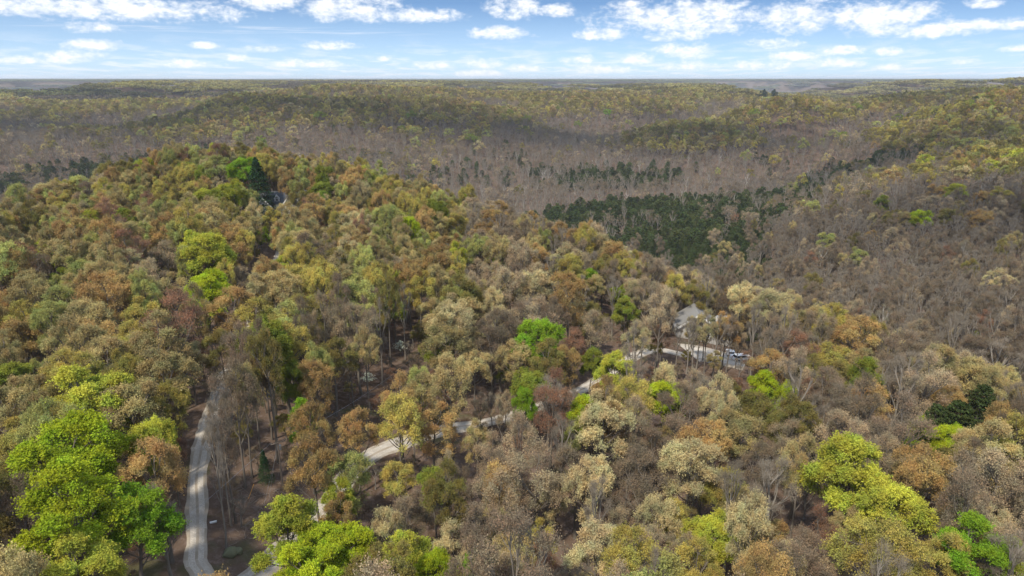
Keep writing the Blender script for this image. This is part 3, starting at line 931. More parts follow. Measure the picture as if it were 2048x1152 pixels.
VIEWS = [(-40.2, 73.5, 4.6, 3.9), (-42.7, 78.7, 5.2, 3.9), (-45.2, 84.1, 6.2, 3.9), (-47.8, 90.0, 7.3, 3.9), (-49.7, 97.2, 8.2, 3.8), (-52.4, 105.5, 8.2, 3.8), (-54.2, 111.7, 7.8, 3.8), (-56.2, 118.8, 7.4, 3.8), (-56.9, 122.6, 7.1, 3.8), (-58.0, 127.7, 6.9, 3.8), (-59.1, 134.5, 6.8, 3.8), (-60.1, 139.5, 6.7, 3.8), (-27.0, 96.6, 3.1, 1.6), (-24.0, 103.9, 3.1, 1.6), (-20.0, 108.5, 2.5, 1.6), (-11.8, 115.9, 1.5, 2.7), (-7.1, 118.4, 1.0, 2.7), (-2.4, 121.3, 0.7, 2.7), (3.7, 125.2, 0.4, 2.7), (11.2, 131.4, 0.1, 2.7), (14.9, 136.8, -0.2, 2.7), (20.1, 143.1, -0.3, 2.7), (33.6, 160.4, -0.3, 3.2), (40.1, 161.3, -0.7, 3.2), (41.2, 163.1, -0.8, 3.2), (46.6, 166.7, -1.5, 3.2), (47.1, 158.8, -1.3, 3.2), (52.9, 165.4, -2.4, 3.2), (54.2, 161.2, -2.4, 3.2), (58.2, 159.5, -2.9, 3.2), (-35.6, 74.5, 3.4, 4.2), (-38.4, 76.9, 4.2, 4.2), (-37.6, 80.2, 4.1, 4.2), (-36.1, 85.7, 4.2, 4.2), (-37.6, 84.1, 4.5, 4.2), (-35.4, 90.5, 4.7, 4.2), (-37.5, 92.4, 5.7, 4.2), (-38.8, 89.8, 5.7, 4.2), (-35.4, 104.1, 6.1, 3.4), (-30.7, 147.1, 3.2, 3.4), (-31.1, 127.4, 4.3, 3.4), (-35.3, 137.3, 4.3, 3.4), (-26.4, 157.1, 2.4, 3.4), (-27.0, 117.2, 4.0, 3.4), (52.4, 170.2, 5.3, 2.2), (48.7, 168.6, 3.0, 2.6), (-99.1, 269.8, 21.7, 2.9), (-91.5, 271.9, 20.7, 2.9), (-85.3, 276.6, 20.4, 2.9), (-104.9, 283.1, 30.4, 4.5), (-101.5, 273.2, 28.6, 4.5), (-100.3, 264.5, 26.9, 4.5), (-97.1, 265.7, 26.6, 4.5), (-98.6, 265.3, 22.8, 5.5), (-98.6, 265.3, 26.8, 5.5), (-98.6, 265.3, 30.8, 5.5), (-52.0, 73.2, 19.5, 2.6), (-52.0, 73.2, 24.0, 2.6), (-46.9, 63.4, 19.7, 2.6), (-46.9, 63.4, 24.1, 2.6), (-42.5, 64.9, 15.8, 2.6), (-42.5, 64.9, 19.2, 2.6), (-43.6, 57.6, 16.4, 2.5), (-43.6, 57.6, 19.7, 2.5), (-60.4, 87.3, 20.1, 2.6), (-60.4, 87.3, 24.6, 2.6), (-65.2, 138.2, 19.1, 2.6), (-65.2, 138.2, 23.1, 2.6), (-45.4, 142.7, 14.5, 2.3), (-45.4, 142.7, 17.6, 2.3), (-91.1, 129.6, 18.6, 2.6), (-91.1, 129.6, 22.7, 2.6), (-82.6, 111.3, 14.5, 1.5), (-82.6, 111.3, 17.4, 1.5), (-84.7, 105.7, 14.8, 2.3), (-84.7, 105.7, 17.8, 2.3), (-27.6, 70.2, 11.8, 2.6), (-27.6, 70.2, 15.2, 2.6), (-23.3, 70.5, 9.8, 2.3), (-23.3, 70.5, 12.8, 2.3), (-23.8, 64.0, 10.9, 2.4), (-23.8, 64.0, 14.0, 2.4), (-36.9, 106.7, 15.0, 1.7), (-36.9, 106.7, 17.8, 1.7), (-32.9, 95.6, 13.3, 1.4), (-32.9, 95.6, 16.2, 1.4), (-16.0, 131.8, 10.3, 2.1), (-16.0, 131.8, 13.2, 2.1), (5.4, 132.5, 12.2, 2.6), (5.4, 132.5, 16.2, 2.6), (2.2, 136.1, 8.6, 2.0), (2.2, 136.1, 11.4, 2.0), (28.5, 163.3, 8.4, 2.2), (28.5, 163.3, 11.3, 2.2), (3.7, 114.0, 9.5, 2.3), (3.7, 114.0, 12.5, 2.3), (1.8, 108.8, 8.8, 1.4), (1.8, 108.8, 11.6, 1.4), (12.9, 105.0, 9.0, 2.3), (12.9, 105.0, 12.1, 2.3), (15.7, 127.4, 8.8, 1.6), (15.7, 127.4, 11.7, 1.6), (20.6, 123.1, 9.4, 2.3), (20.6, 123.1, 12.4, 2.3), (26.5, 109.3, 9.6, 2.4), (26.5, 109.3, 12.8, 2.4), (11.3, 101.7, 8.3, 1.3), (11.3, 101.7, 11.1, 1.3), (-17.9, 115.5, 10.9, 1.5), (-17.9, 115.5, 13.8, 1.5), (-11.0, 85.3, 7.6, 1.4), (-11.0, 85.3, 10.4, 1.4), (-18.8, 68.9, 9.2, 2.3), (-18.8, 68.9, 12.2, 2.3), (-13.4, 68.5, 8.9, 2.2), (-13.4, 68.5, 11.9, 2.2), (-9.5, 66.1, 9.1, 1.6), (-9.5, 66.1, 12.0, 1.6), (-4.2, 65.3, 9.5, 1.4), (-4.2, 65.3, 12.3, 1.4), (-23.2, 81.0, 8.7, 1.4), (-23.2, 81.0, 11.6, 1.4), (-28.6, 156.7, 11.3, 2.1), (-28.6, 156.7, 14.1, 2.1), (132.0, 182.3, -19.9, 2.6), (137.6, 171.0, -18.4, 2.6), (76.8, 106.1, 9.4, 2.6), (89.4, 118.0, 6.9, 2.6), (71.2, 103.5, 10.2, 2.6), (48.1, 118.6, 7.4, 2.2), (48.1, 118.6, 10.3, 2.2), (50.9, 114.6, 7.3, 1.4), (50.9, 114.6, 10.2, 1.4), (64.4, 96.2, 9.8, 1.6), (64.4, 96.2, 12.7, 1.6), (66.8, 94.3, 9.6, 1.9), (66.8, 94.3, 12.5, 1.9), (42.1, 74.1, 16.4, 2.6), (42.1, 74.1, 20.6, 2.6), (45.1, 69.4, 15.1, 2.6), (45.1, 69.4, 18.6, 2.6), (49.6, 62.3, 15.3, 2.4), (49.6, 62.3, 18.5, 2.4), (53.8, 61.4, 13.7, 1.4), (53.8, 61.4, 16.5, 1.4), (24.3, 71.1, 9.5, 2.0), (24.3, 71.1, 12.4, 2.0), (-117.3, 271.8, 29.7, 2.6), (-117.3, 271.8, 34.2, 2.6), (-108.0, 271.4, 28.7, 2.6), (-108.0, 271.4, 33.3, 2.6), (-129.9, 274.9, 27.7, 2.6), (-129.9, 274.9, 31.2, 2.6), (-151.1, 276.3, 23.2, 2.3), (-151.1, 276.3, 26.2, 2.3), (-141.1, 271.1, 23.7, 1.6), (-141.1, 271.1, 26.6, 1.6), (-115.4, 222.8, 22.2, 2.6), (-115.4, 222.8, 26.6, 2.6), (-106.5, 231.8, 22.6, 2.6), (-106.5, 231.8, 27.2, 2.6), (-106.5, 251.6, 22.5, 2.6), (-106.5, 251.6, 26.1, 2.6), (-126.8, 223.8, 17.2, 1.7), (-126.8, 223.8, 20.1, 1.7), (-141.9, 214.6, 15.0, 1.7), (-141.9, 214.6, 17.9, 1.7), (-124.3, 177.0, 20.0, 2.0), (-124.3, 177.0, 22.9, 2.0), (-110.8, 177.0, 19.7, 1.4), (-110.8, 177.0, 22.5, 1.4), (-75.3, 163.1, 21.7, 2.6), (-75.3, 163.1, 26.2, 2.6), (-83.6, 170.0, 17.6, 1.7), (-83.6, 170.0, 20.4, 1.7), (-66.3, 145.1, 18.7, 2.6), (-66.3, 145.1, 22.5, 2.6), (-90.0, 232.0, 15.7, 1.8), (-90.0, 232.0, 18.6, 1.8), (-100.4, 153.3, 20.7, 2.6), (-100.4, 153.3, 24.4, 2.6), (-105.4, 154.1, 18.4, 1.6), (-105.4, 154.1, 21.3, 1.6), (-104.3, 148.1, 18.2, 2.1), (-104.3, 148.1, 21.3, 2.1), (-129.1, 168.6, 20.0, 1.4), (-129.1, 168.6, 22.9, 1.4), (-28.9, 266.2, 11.8, 2.1), (-28.9, 266.2, 14.7, 2.1), (-33.2, 275.8, 13.3, 2.5), (-33.2, 275.8, 16.5, 2.5), (-27.1, 261.5, 11.8, 1.4), (-27.1, 261.5, 14.7, 1.4), (-23.5, 254.9, 11.6, 1.4), (-23.5, 254.9, 14.5, 1.4), (-43.9, 240.7, 17.0, 2.6), (-43.9, 240.7, 21.5, 2.6), (-40.1, 247.7, 13.4, 2.4), (-40.1, 247.7, 16.6, 2.4), (-12.7, 211.6, 11.6, 1.4), (-12.7, 211.6, 14.5, 1.4), (-3.9, 206.7, 11.1, 1.6), (-3.9, 206.7, 14.0, 1.6), (-22.7, 186.5, 11.3, 1.7), (-22.7, 186.5, 14.1, 1.7), (-31.1, 170.9, 13.2, 2.6), (-31.1, 170.9, 16.5, 2.6), (-61.4, 180.3, 15.4, 2.3), (-61.4, 180.3, 18.4, 2.3), (-62.4, 171.0, 16.4, 2.2), (-62.4, 171.0, 19.6, 2.2), (-82.3, 218.1, 14.8, 1.4), (-82.3, 218.1, 17.6, 1.4), (22.7, 187.8, 8.8, 1.9), (22.7, 187.8, 11.6, 1.9), (29.8, 174.4, 8.4, 2.0), (29.8, 174.4, 11.2, 2.0), (180.3, 380.6, -24.1, 2.6), (180.3, 380.6, -19.5, 2.6), (179.7, 343.2, -24.3, 2.6), (179.7, 343.2, -19.8, 2.6)]
ROAD_DEFS = [('gravel_lane','pale gravel lane climbing the wooded hill',ROADS[0][0],1.5,0.07),('gravel_road','pale gravel road winding through the trees to the house',ROADS[1][0],1.8,0.085),('gravel_yard','pale gravel parking yard in front of the grey house',ROADS[2][0],6.5,0.10),('driveway','gravel driveway up to the hilltop house',ROADS[3][0],1.6,0.055)]
# key, shape, x, y, height scale, width scale, turn, tone, category, name, label
IND = [
('W','bare0',-41.3,69.3,0.83,0.79,2.3,0.98,'tree','bare_tree','bare grey tree behind and left of the gravel lane fork'),
('B','bud3',-40.2,89.7,1.22,0.65,3.9,0.90,'tree','broadleaf_tree','dull brown budding tree in front of the upper gravel lane'),
('S','spruce0',-98.6,265.3,1.20,1.46,3.8,1.11,'spruce','spruce_tree','tall dark spruce on the left hilltop beside the gabled house'),
('E','half4',-37.6,96.6,1.22,0.60,1.9,0.88,'tree','broadleaf_tree','dark olive half-leafed tree right of the upper gravel lane'),
('B','bud0',-39.2,83.0,1.22,0.51,6.2,1.20,'tree','broadleaf_tree','dull brown budding tree behind and right of the middle gravel lane'),
('B','bud0',-40.2,102.1,1.17,0.58,1.7,0.86,'tree','broadleaf_tree','dull brown budding tree, second one right of the upper gravel lane'),
('O','half3',-38.6,99.6,1.17,0.56,1.6,1.02,'tree','broadleaf_tree','slim orange-tan half-leafed tree right of the upper gravel lane'),
('W','bare2',-38.6,78.0,1.17,0.47,2.8,1.18,'tree','bare_tree','slim bare grey tree, nearest one behind and right of the middle gravel lane'),
('B','bud3',-44.0,102.4,1.17,0.56,3.2,1.22,'tree','broadleaf_tree','dull brown budding tree behind and right of the upper gravel lane'),
('T','half0',-40.0,92.1,1.11,0.51,5.2,0.93,'tree','broadleaf_tree','slim tan half-leafed tree in front and right of the upper gravel lane'),
('W','bare1',-39.6,82.3,1.17,0.47,3.2,1.05,'tree','bare_tree','slim bare grey tree, second one behind and right of the middle gravel lane'),
('B','bud0',-41.0,98.7,1.11,0.51,4.1,0.99,'tree','broadleaf_tree','dull brown budding tree, nearest one right of the upper gravel lane'),
('B','bud1',-38.9,119.3,1.11,0.56,0.9,0.83,'tree','broadleaf_tree','dull brown budding tree in front of the small lime lane tree'),
('M','bud1',-36.6,125.5,1.11,0.56,2.3,0.87,'tree','broadleaf_tree','pinkish tan budding tree, nearest one in front and right of the small lime lane tree'),
('E','half2',-27.2,142.0,1.28,0.60,1.6,1.07,'tree','broadleaf_tree','dark olive half-leafed tree in front of the lime tree mid hill'),
('B','bud1',-37.7,142.7,1.11,0.58,3.1,1.17,'tree','broadleaf_tree','dull brown budding tree, nearest one right of the small lime lane tree'),
('C','half2',45.1,147.6,0.83,0.60,5.3,0.84,'tree','broadleaf_tree','pale cream half-leafed tree behind and right of the grey-roofed house'),
('W','bare1',43.8,149.7,0.83,0.60,3.7,1.22,'tree','bare_tree','slim bare grey tree, second one behind the grey-roofed house'),
('B','bud2',-33.5,129.2,1.06,0.51,2.1,1.09,'tree','broadleaf_tree','dull brown budding tree, second one right of the small lime lane tree'),
('W','bare2',40.6,146.4,0.83,0.56,2.5,1.09,'tree','bare_tree','slim bare grey tree, nearest one behind and left of the grey-roofed house'),
('W','bare0',46.7,146.2,0.83,0.56,4.6,1.01,'tree','bare_tree','slim bare grey tree, nearest one behind and right of the grey-roofed house'),
('B','bud1',50.7,148.9,0.78,0.56,5.7,1.07,'tree','broadleaf_tree','dull brown budding tree right of the grey-roofed house'),
('M','bud0',-6.0,114.3,0.50,0.42,2.8,1.21,'tree','broadleaf_tree','pinkish tan budding tree, nearest one behind and right of the trunk-lined road'),
('W','bare0',-27.3,131.6,1.06,0.47,5.2,1.20,'tree','bare_tree','slim bare grey tree in front of the lime tree mid hill'),
('W','bare1',-24.9,147.7,1.11,0.51,5.2,0.87,'tree','bare_tree','slim bare grey tree in front and right of the lime tree mid hill'),
('B','bud0',-30.3,133.4,1.00,0.47,5.2,1.20,'tree','broadleaf_tree','dull brown budding tree in front and left of the lime tree mid hill'),
('W','bare2',42.6,148.3,0.78,0.51,4.4,1.04,'tree','bare_tree','slim bare grey tree, nearest one behind the grey-roofed house'),
('R','bud2',35.2,149.7,0.61,0.51,2.5,0.91,'tree','broadleaf_tree','rusty red budding tree left of the grey-roofed house'),
('W','bare2',38.6,149.1,0.67,0.51,2.2,1.02,'tree','bare_tree','slim bare grey tree, second one behind and left of the grey-roofed house'),
('W','bare1',49.2,149.4,0.72,0.51,4.1,1.23,'tree','bare_tree','slim bare grey tree, second one behind and right of the grey-roofed house'),
('M','bud3',-1.3,117.1,0.50,0.40,3.1,1.01,'tree','broadleaf_tree','pinkish tan budding tree, second one behind and right of the trunk-lined road'),
('W','bare1',51.2,155.4,0.78,0.51,6.3,1.06,'tree','bare_tree','slim bare grey tree, third one behind and right of the grey-roofed house'),
('W','bare2',-3.7,115.8,0.50,0.37,3.7,1.03,'tree','bare_tree','slim bare grey tree behind and right of the trunk-lined road'),
('W','bare2',11.5,116.2,0.56,0.37,5.3,1.17,'tree','bare_tree','slim bare grey tree in front of the upper road'),
('C','half1',43.3,153.6,0.72,0.47,6.2,0.89,'tree','broadleaf_tree','pale cream half-leafed tree behind the grey-roofed house'),
('M','bud0',53.8,151.7,0.61,0.47,3.4,0.99,'tree','broadleaf_tree','pinkish tan budding tree behind the white parked car'),
('W','bare2',46.8,155.2,0.72,0.47,3.0,1.16,'tree','bare_tree','slim bare grey tree, third one behind the grey-roofed house'),
('S','spruce0',-37.8,91.7,0.30,0.27,5.4,1.10,'spruce','spruce_tree','small dark young spruce on brown leaf litter left of the utility pole'),
('L','full0',-46.9,63.4,1.12,1.27,2.1,0.95,'tree','broadleaf_tree','lime green full-leafed tree behind and right of the lower left photo corner'),
('L','full2',-52.0,73.2,1.14,1.41,3.1,0.88,'tree','broadleaf_tree','lime green full-leafed tree left of the big lower-left lime maple'),
('LY','full0',42.1,74.1,1.07,1.21,0.4,1.06,'tree','broadleaf_tree','wide yellow-lime full-leafed tree in front of the wide yellow-lime tree at right'),
('Y','half0',38.4,58.1,0.98,1.00,0.3,0.89,'tree','broadleaf_tree','yellow-olive half-leafed tree, second one left of the lower right photo corner'),
('LY','full2',-60.4,87.3,1.12,1.27,5.7,1.21,'tree','broadleaf_tree','wide yellow-lime full-leafed tree right of the left photo edge'),
('LY','full2',-43.6,57.6,0.84,0.95,5.0,1.10,'tree','broadleaf_tree','yellow-lime full-leafed tree right of the lower left photo corner'),
('M','bud0',3.2,83.8,1.04,1.06,2.1,0.92,'tree','broadleaf_tree','pinkish tan budding tree, second one in front and right of the trunk-lined road'),
('LY','full0',-27.6,70.2,0.86,0.98,4.4,0.91,'tree','broadleaf_tree','yellow-lime full-leafed tree behind and right of the mossy boulder'),
('C','half3',9.9,66.9,0.89,0.91,3.7,1.16,'tree','broadleaf_tree','pale cream half-leafed tree right of the bottom edge midpoint'),
('G','full1',-42.5,64.9,0.85,0.97,0.8,0.96,'tree','broadleaf_tree','vivid green full-leafed tree left of the gravel lane fork'),
('LY','full3',45.1,69.4,0.87,0.98,0.4,1.23,'tree','broadleaf_tree','yellow-lime full-leafed tree in front and right of the wide yellow-lime tree at right'),
('L','full2',-23.8,64.0,0.78,0.89,5.8,1.15,'tree','broadleaf_tree','lime green full-leafed tree, nearest one right of the mossy boulder'),
('M','bud2',62.2,75.4,1.05,1.07,2.4,1.05,'tree','broadleaf_tree','pinkish tan budding tree in front of the right photo edge'),
('T','half1',-53.2,86.2,1.06,1.08,0.1,0.98,'tree','broadleaf_tree','tan half-leafed tree behind and left of the big lower-left lime maple'),
('G','full2',49.6,62.3,0.81,0.91,3.7,1.00,'tree','broadleaf_tree','vivid green full-leafed tree in front of the vivid green tree at lower right'),
('T','half3',-52.1,93.3,1.10,1.12,4.6,0.86,'tree','broadleaf_tree','tan half-leafed tree, nearest one left of the upper gravel lane'),
('W','bare1',33.2,74.8,1.06,1.06,0.2,1.15,'tree','bare_tree','bare grey tree left of the wide yellow-lime tree at right'),
('R','bud1',-61.2,116.8,1.14,1.30,0.4,1.09,'tree','broadleaf_tree','rusty red budding tree in front and left of the lime tree above the lane'),
('LY','full0',-13.4,68.5,0.74,0.83,4.1,1.14,'tree','broadleaf_tree','yellow-lime full-leafed tree left of the bottom edge midpoint'),
('L','full1',-18.8,68.9,0.75,0.84,2.3,1.04,'tree','broadleaf_tree','lime green full-leafed tree in front of the gravel road bend'),
('L','full3',-23.3,70.5,0.76,0.86,1.2,0.95,'tree','broadleaf_tree','lime green full-leafed tree, second one right of the mossy boulder'),
('B','bud1',17.8,82.2,0.94,1.02,1.3,0.91,'tree','broadleaf_tree','dull brown budding tree, second one in front and right of the roadside lime tree'),
('O','half1',-43.9,74.0,1.06,0.86,5.6,1.19,'tree','broadleaf_tree','orange-tan half-leafed tree in front and left of the big lower-left lime maple'),
('C','half4',24.4,82.5,0.98,1.01,2.4,0.96,'tree','broadleaf_tree','pale cream half-leafed tree in front of the lime tree below the house'),
('E','half4',-13.9,61.3,0.87,0.81,5.4,1.05,'tree','broadleaf_tree','dark olive half-leafed tree left of the bottom edge midpoint'),
('Y','half4',13.3,63.5,0.88,0.82,4.0,0.89,'tree','broadleaf_tree','yellow-olive half-leafed tree, second one left of the bottom edge, right half'),
('C','half0',-11.9,134.2,1.14,1.22,2.1,1.01,'tree','broadleaf_tree','pale cream half-leafed tree, second one in front and right of the lime tree mid hill'),
('B','bud2',9.5,87.5,0.87,0.88,2.2,0.95,'tree','broadleaf_tree','dull brown budding tree in front of the roadside lime tree'),
('B','bud1',-2.4,85.8,0.85,0.87,0.6,1.09,'tree','broadleaf_tree','dull brown budding tree in front and right of the trunk-lined road'),
('M','bud3',16.6,69.5,0.75,0.77,1.1,0.91,'tree','broadleaf_tree','pinkish tan budding tree, second one left of the bottom edge, right half'),
('G','full3',5.4,132.5,1.02,1.15,1.4,1.16,'tree','broadleaf_tree','vivid green full-leafed tree, nearest one in front and left of the vivid green central tree'),
('T','half2',-60.8,109.4,1.05,1.07,4.2,0.97,'tree','broadleaf_tree','tan half-leafed tree, second one left of the upper gravel lane'),
('LY','full3',24.3,71.1,0.72,0.75,3.9,1.13,'tree','broadleaf_tree','yellow-lime full-leafed tree behind and left of the bottom edge, right half'),
('Y','half3',-40.5,112.6,1.01,1.04,4.9,1.15,'tree','broadleaf_tree','yellow-olive half-leafed tree, second one in front and left of the small lime lane tree'),
('Y','half1',-65.4,81.1,0.91,0.93,2.5,1.03,'tree','broadleaf_tree','yellow-olive half-leafed tree in front of the left photo edge'),
('T','half2',67.7,86.8,0.96,0.98,2.8,1.21,'tree','broadleaf_tree','tan half-leafed tree left of the right photo edge'),
('T','half1',35.6,94.6,0.90,0.92,2.8,0.89,'tree','broadleaf_tree','tan half-leafed tree in front and right of the lime tree below the house'),
('O','half4',28.9,91.0,0.87,0.89,5.2,1.14,'tree','broadleaf_tree','orange-tan half-leafed tree in front and right of the lime tree below the house'),
('B','bud2',-13.7,79.0,0.77,0.79,3.9,1.10,'tree','broadleaf_tree','dull brown budding tree in front and right of the gravel road bend'),
('B','bud3',29.8,59.4,0.92,0.77,1.1,1.08,'tree','broadleaf_tree','dull brown budding tree, nearest one right of the bottom edge, right half'),
('W','bare0',142.9,188.6,1.14,1.98,3.9,1.21,'tree','bare_tree','wide bare grey tree behind and left of the right edge, upper woods'),
('B','bud0',55.2,88.1,1.03,1.04,3.7,1.18,'tree','broadleaf_tree','dull brown budding tree left of the two lime crowns at right'),
('Y','half0',-17.8,95.7,1.05,0.86,3.2,1.21,'tree','broadleaf_tree','yellow-olive half-leafed tree left of the trunk-lined road'),
('O','half3',-27.2,83.2,0.97,0.80,3.0,0.89,'tree','broadleaf_tree','orange-tan half-leafed tree right of the utility pole'),
('O','half1',-55.5,130.0,1.12,1.14,5.5,1.03,'tree','broadleaf_tree','orange-tan half-leafed tree in front and right of the lime tree above the lane'),
('B','bud1',33.1,65.0,0.72,0.69,1.6,1.21,'tree','broadleaf_tree','dull brown budding tree, second one right of the bottom edge, right half'),
('O','half4',-82.2,132.1,1.14,1.24,0.1,1.08,'tree','broadleaf_tree','wide orange-tan half-leafed tree right of the left edge, above mid height'),
('Y','half2',21.5,65.4,0.72,0.67,5.3,1.09,'tree','broadleaf_tree','slim yellow-olive half-leafed tree, nearest one left of the bottom edge, right half'),
('T','half1',-67.9,106.5,1.01,1.03,5.7,1.09,'tree','broadleaf_tree','tan half-leafed tree, third one left of the upper gravel lane'),
('O','half1',-12.8,98.6,0.85,0.87,1.0,1.11,'tree','broadleaf_tree','orange-tan half-leafed tree, nearest one left of the trunk-lined road'),
('B','bud1',35.3,84.7,0.80,0.81,1.1,0.88,'tree','broadleaf_tree','dull brown budding tree, second one left of the wide yellow-lime tree at right'),
('C','half3',55.4,71.1,0.78,0.79,1.6,1.01,'tree','broadleaf_tree','pale cream half-leafed tree behind the vivid green tree at lower right'),
('T','half4',-10.5,106.1,1.08,0.88,0.2,1.17,'tree','broadleaf_tree','tan half-leafed tree, nearest one behind and left of the trunk-lined road'),
('LY','full1',-75.3,163.1,1.14,1.35,1.1,1.09,'tree','broadleaf_tree','wide yellow-lime full-leafed tree behind the lime tree above the lane'),
('T','half0',-82.2,123.3,1.10,1.12,3.8,1.09,'tree','broadleaf_tree','tan half-leafed tree, second one right of the left edge, above mid height'),
('W','bare1',75.2,119.0,1.07,1.09,5.4,1.19,'tree','bare_tree','bare grey tree behind and left of the dark cedars at right'),
('O','half1',30.6,70.1,0.72,0.68,6.2,0.88,'tree','broadleaf_tree','slim orange-tan half-leafed tree behind and right of the bottom edge, right half'),
('C','half2',-7.1,71.8,0.72,0.66,0.5,1.05,'tree','broadleaf_tree','pale cream half-leafed tree behind and left of the bottom edge midpoint'),
('T','half4',0.4,68.6,0.72,0.64,4.8,1.15,'tree','broadleaf_tree','slim tan half-leafed tree right of the bottom edge midpoint'),
('M','bud1',36.3,62.4,0.72,0.64,2.6,1.11,'tree','broadleaf_tree','pinkish tan budding tree right of the bottom edge, right half'),
('L','full0',-65.2,138.2,1.02,1.15,3.5,1.22,'tree','broadleaf_tree','lime green full-leafed tree in front of the lime tree above the lane'),
('Y','half2',29.6,81.4,0.73,0.74,4.1,0.88,'tree','broadleaf_tree','yellow-olive half-leafed tree behind the bottom edge, right half'),
('Y','half2',-48.0,122.6,0.99,1.01,5.9,0.98,'tree','broadleaf_tree','yellow-olive half-leafed tree left of the small lime lane tree'),
('L','full0',12.9,105.0,0.76,0.86,0.7,1.10,'tree','broadleaf_tree','lime green full-leafed tree in front of the roadside lime tree'),
('L','full2',26.5,109.3,0.80,0.91,5.9,1.21,'tree','broadleaf_tree','lime green full-leafed tree in front of the lime tree below the house'),
('B','bud1',-4.4,58.5,1.05,0.64,0.4,1.16,'tree','broadleaf_tree','dull brown budding tree left of the bottom edge midpoint'),
('E','half0',40.4,104.0,0.88,0.90,2.7,0.85,'tree','broadleaf_tree','dark olive half-leafed tree in front of the white parked car'),
('E','half4',-63.2,75.9,0.78,0.80,3.2,1.20,'tree','broadleaf_tree','dark olive half-leafed tree in front of the left photo edge'),
('M','bud3',-0.8,60.5,0.86,0.65,5.2,0.90,'tree','broadleaf_tree','pinkish tan budding tree in front of the bottom edge midpoint'),
('O','half0',24.8,57.6,1.05,0.63,3.4,1.13,'tree','broadleaf_tree','slim orange-tan half-leafed tree in front and right of the bottom edge, right half'),
('O','half2',73.6,136.8,1.10,1.12,2.3,1.14,'tree','broadleaf_tree','orange-tan half-leafed tree, second one right of the white parked car'),
('W','bare2',20.0,88.3,0.72,0.73,6.0,1.00,'tree','bare_tree','bare grey tree, nearest one in front of the lime tree below the house'),
('L','full3',-9.5,66.1,0.72,0.59,2.5,0.88,'tree','broadleaf_tree','lime green full-leafed tree left of the bottom edge midpoint'),
('O','half0',-77.1,116.0,0.98,1.00,4.5,1.15,'tree','broadleaf_tree','orange-tan half-leafed tree in front and right of the left edge, above mid height'),
('B','bud1',41.5,87.7,0.74,0.75,3.7,0.83,'tree','broadleaf_tree','dull brown budding tree, nearest one left of the wide yellow-lime tree at right'),
('LG','full3',3.7,114.0,0.76,0.86,5.1,1.09,'tree','broadleaf_tree','mid green full-leafed tree left of the upper road'),
('O','half0',61.5,106.7,0.90,0.91,5.2,1.19,'tree','broadleaf_tree','orange-tan half-leafed tree behind and left of the two lime crowns at right'),
('M','bud1',50.3,93.8,0.79,0.81,2.3,1.07,'tree','broadleaf_tree','pinkish tan budding tree, second one behind the wide yellow-lime tree at right'),
('W','bare2',49.8,99.6,0.82,0.84,0.4,1.02,'tree','bare_tree','bare grey tree behind and left of the wide yellow-lime tree at right'),
('PG','half0',-22.0,84.3,0.87,0.80,1.3,0.86,'tree','broadleaf_tree','pale green half-leafed tree right of the gravel road bend'),
('W','bare1',15.6,60.1,0.96,0.62,1.8,1.19,'tree','bare_tree','slim bare grey tree left of the bottom edge, right half'),
('C','half4',26.1,64.0,1.07,0.65,3.1,0.96,'tree','broadleaf_tree','pale cream half-leafed tree behind the bottom edge, right half'),
('C','half0',7.1,165.9,1.13,1.16,0.8,1.10,'tree','broadleaf_tree','pale cream half-leafed tree behind the vivid green central tree'),
('M','bud0',-12.8,250.2,1.14,1.70,0.1,0.95,'tree','broadleaf_tree','pinkish tan budding tree behind and right of the lime tree mid hill'),
('B','bud0',-53.7,174.9,1.14,1.25,0.7,0.88,'tree','broadleaf_tree','dull brown budding tree behind the small lime lane tree'),
('L','full2',-66.3,145.1,0.98,1.10,3.5,0.99,'tree','broadleaf_tree','lime green full-leafed tree right of the lime tree above the lane'),
('Y','half3',74.5,90.2,1.05,0.97,3.8,1.01,'tree','broadleaf_tree','yellow-olive half-leafed tree behind and right of the right photo edge'),
('O','half4',50.8,74.5,0.95,0.78,4.2,1.05,'tree','broadleaf_tree','orange-tan half-leafed tree in front of the two lime crowns at right'),
('E','half3',45.2,98.8,0.90,0.91,3.4,0.89,'tree','broadleaf_tree','dark olive half-leafed tree behind and left of the wide yellow-lime tree at right'),
('C','half4',10.8,81.5,0.92,0.74,5.5,1.17,'tree','broadleaf_tree','pale cream half-leafed tree in front of the roadside lime tree'),
('Y','half3',-60.1,81.6,0.99,0.83,1.8,0.92,'tree','broadleaf_tree','yellow-olive half-leafed tree right of the left photo edge'),
('Y','half2',-64.4,95.7,0.97,0.93,6.3,0.87,'tree','broadleaf_tree','yellow-olive half-leafed tree, second one behind and right of the left photo edge'),
('W','bare1',34.5,111.4,0.91,0.96,2.1,0.85,'tree','bare_tree','bare grey tree right of the lime tree below the house'),
('O','half3',-30.7,92.1,0.87,0.71,6.1,0.88,'tree','broadleaf_tree','slim orange-tan half-leafed tree behind and right of the utility pole'),
('C','half1',-13.9,148.1,0.99,1.01,1.7,0.92,'tree','broadleaf_tree','pale cream half-leafed tree, nearest one in front and right of the lime tree mid hill'),
('E','half3',-32.7,114.4,0.85,0.95,0.4,0.95,'tree','broadleaf_tree','dark olive half-leafed tree in front and right of the small lime lane tree'),
('W','bare2',128.4,202.6,1.14,1.62,3.1,0.88,'tree','bare_tree','wide bare grey tree left of the right edge, upper woods'),
('Y','half3',-17.0,86.7,0.72,0.67,5.0,1.23,'tree','broadleaf_tree','slim yellow-olive half-leafed tree right of the gravel road bend'),
('C','half0',64.8,164.6,1.14,1.18,3.5,0.84,'tree','broadleaf_tree','pale cream half-leafed tree behind and right of the white parked car'),
('Y','half2',45.8,61.0,0.72,0.58,2.4,1.12,'tree','broadleaf_tree','slim yellow-olive half-leafed tree, nearest one left of the lower right photo corner'),
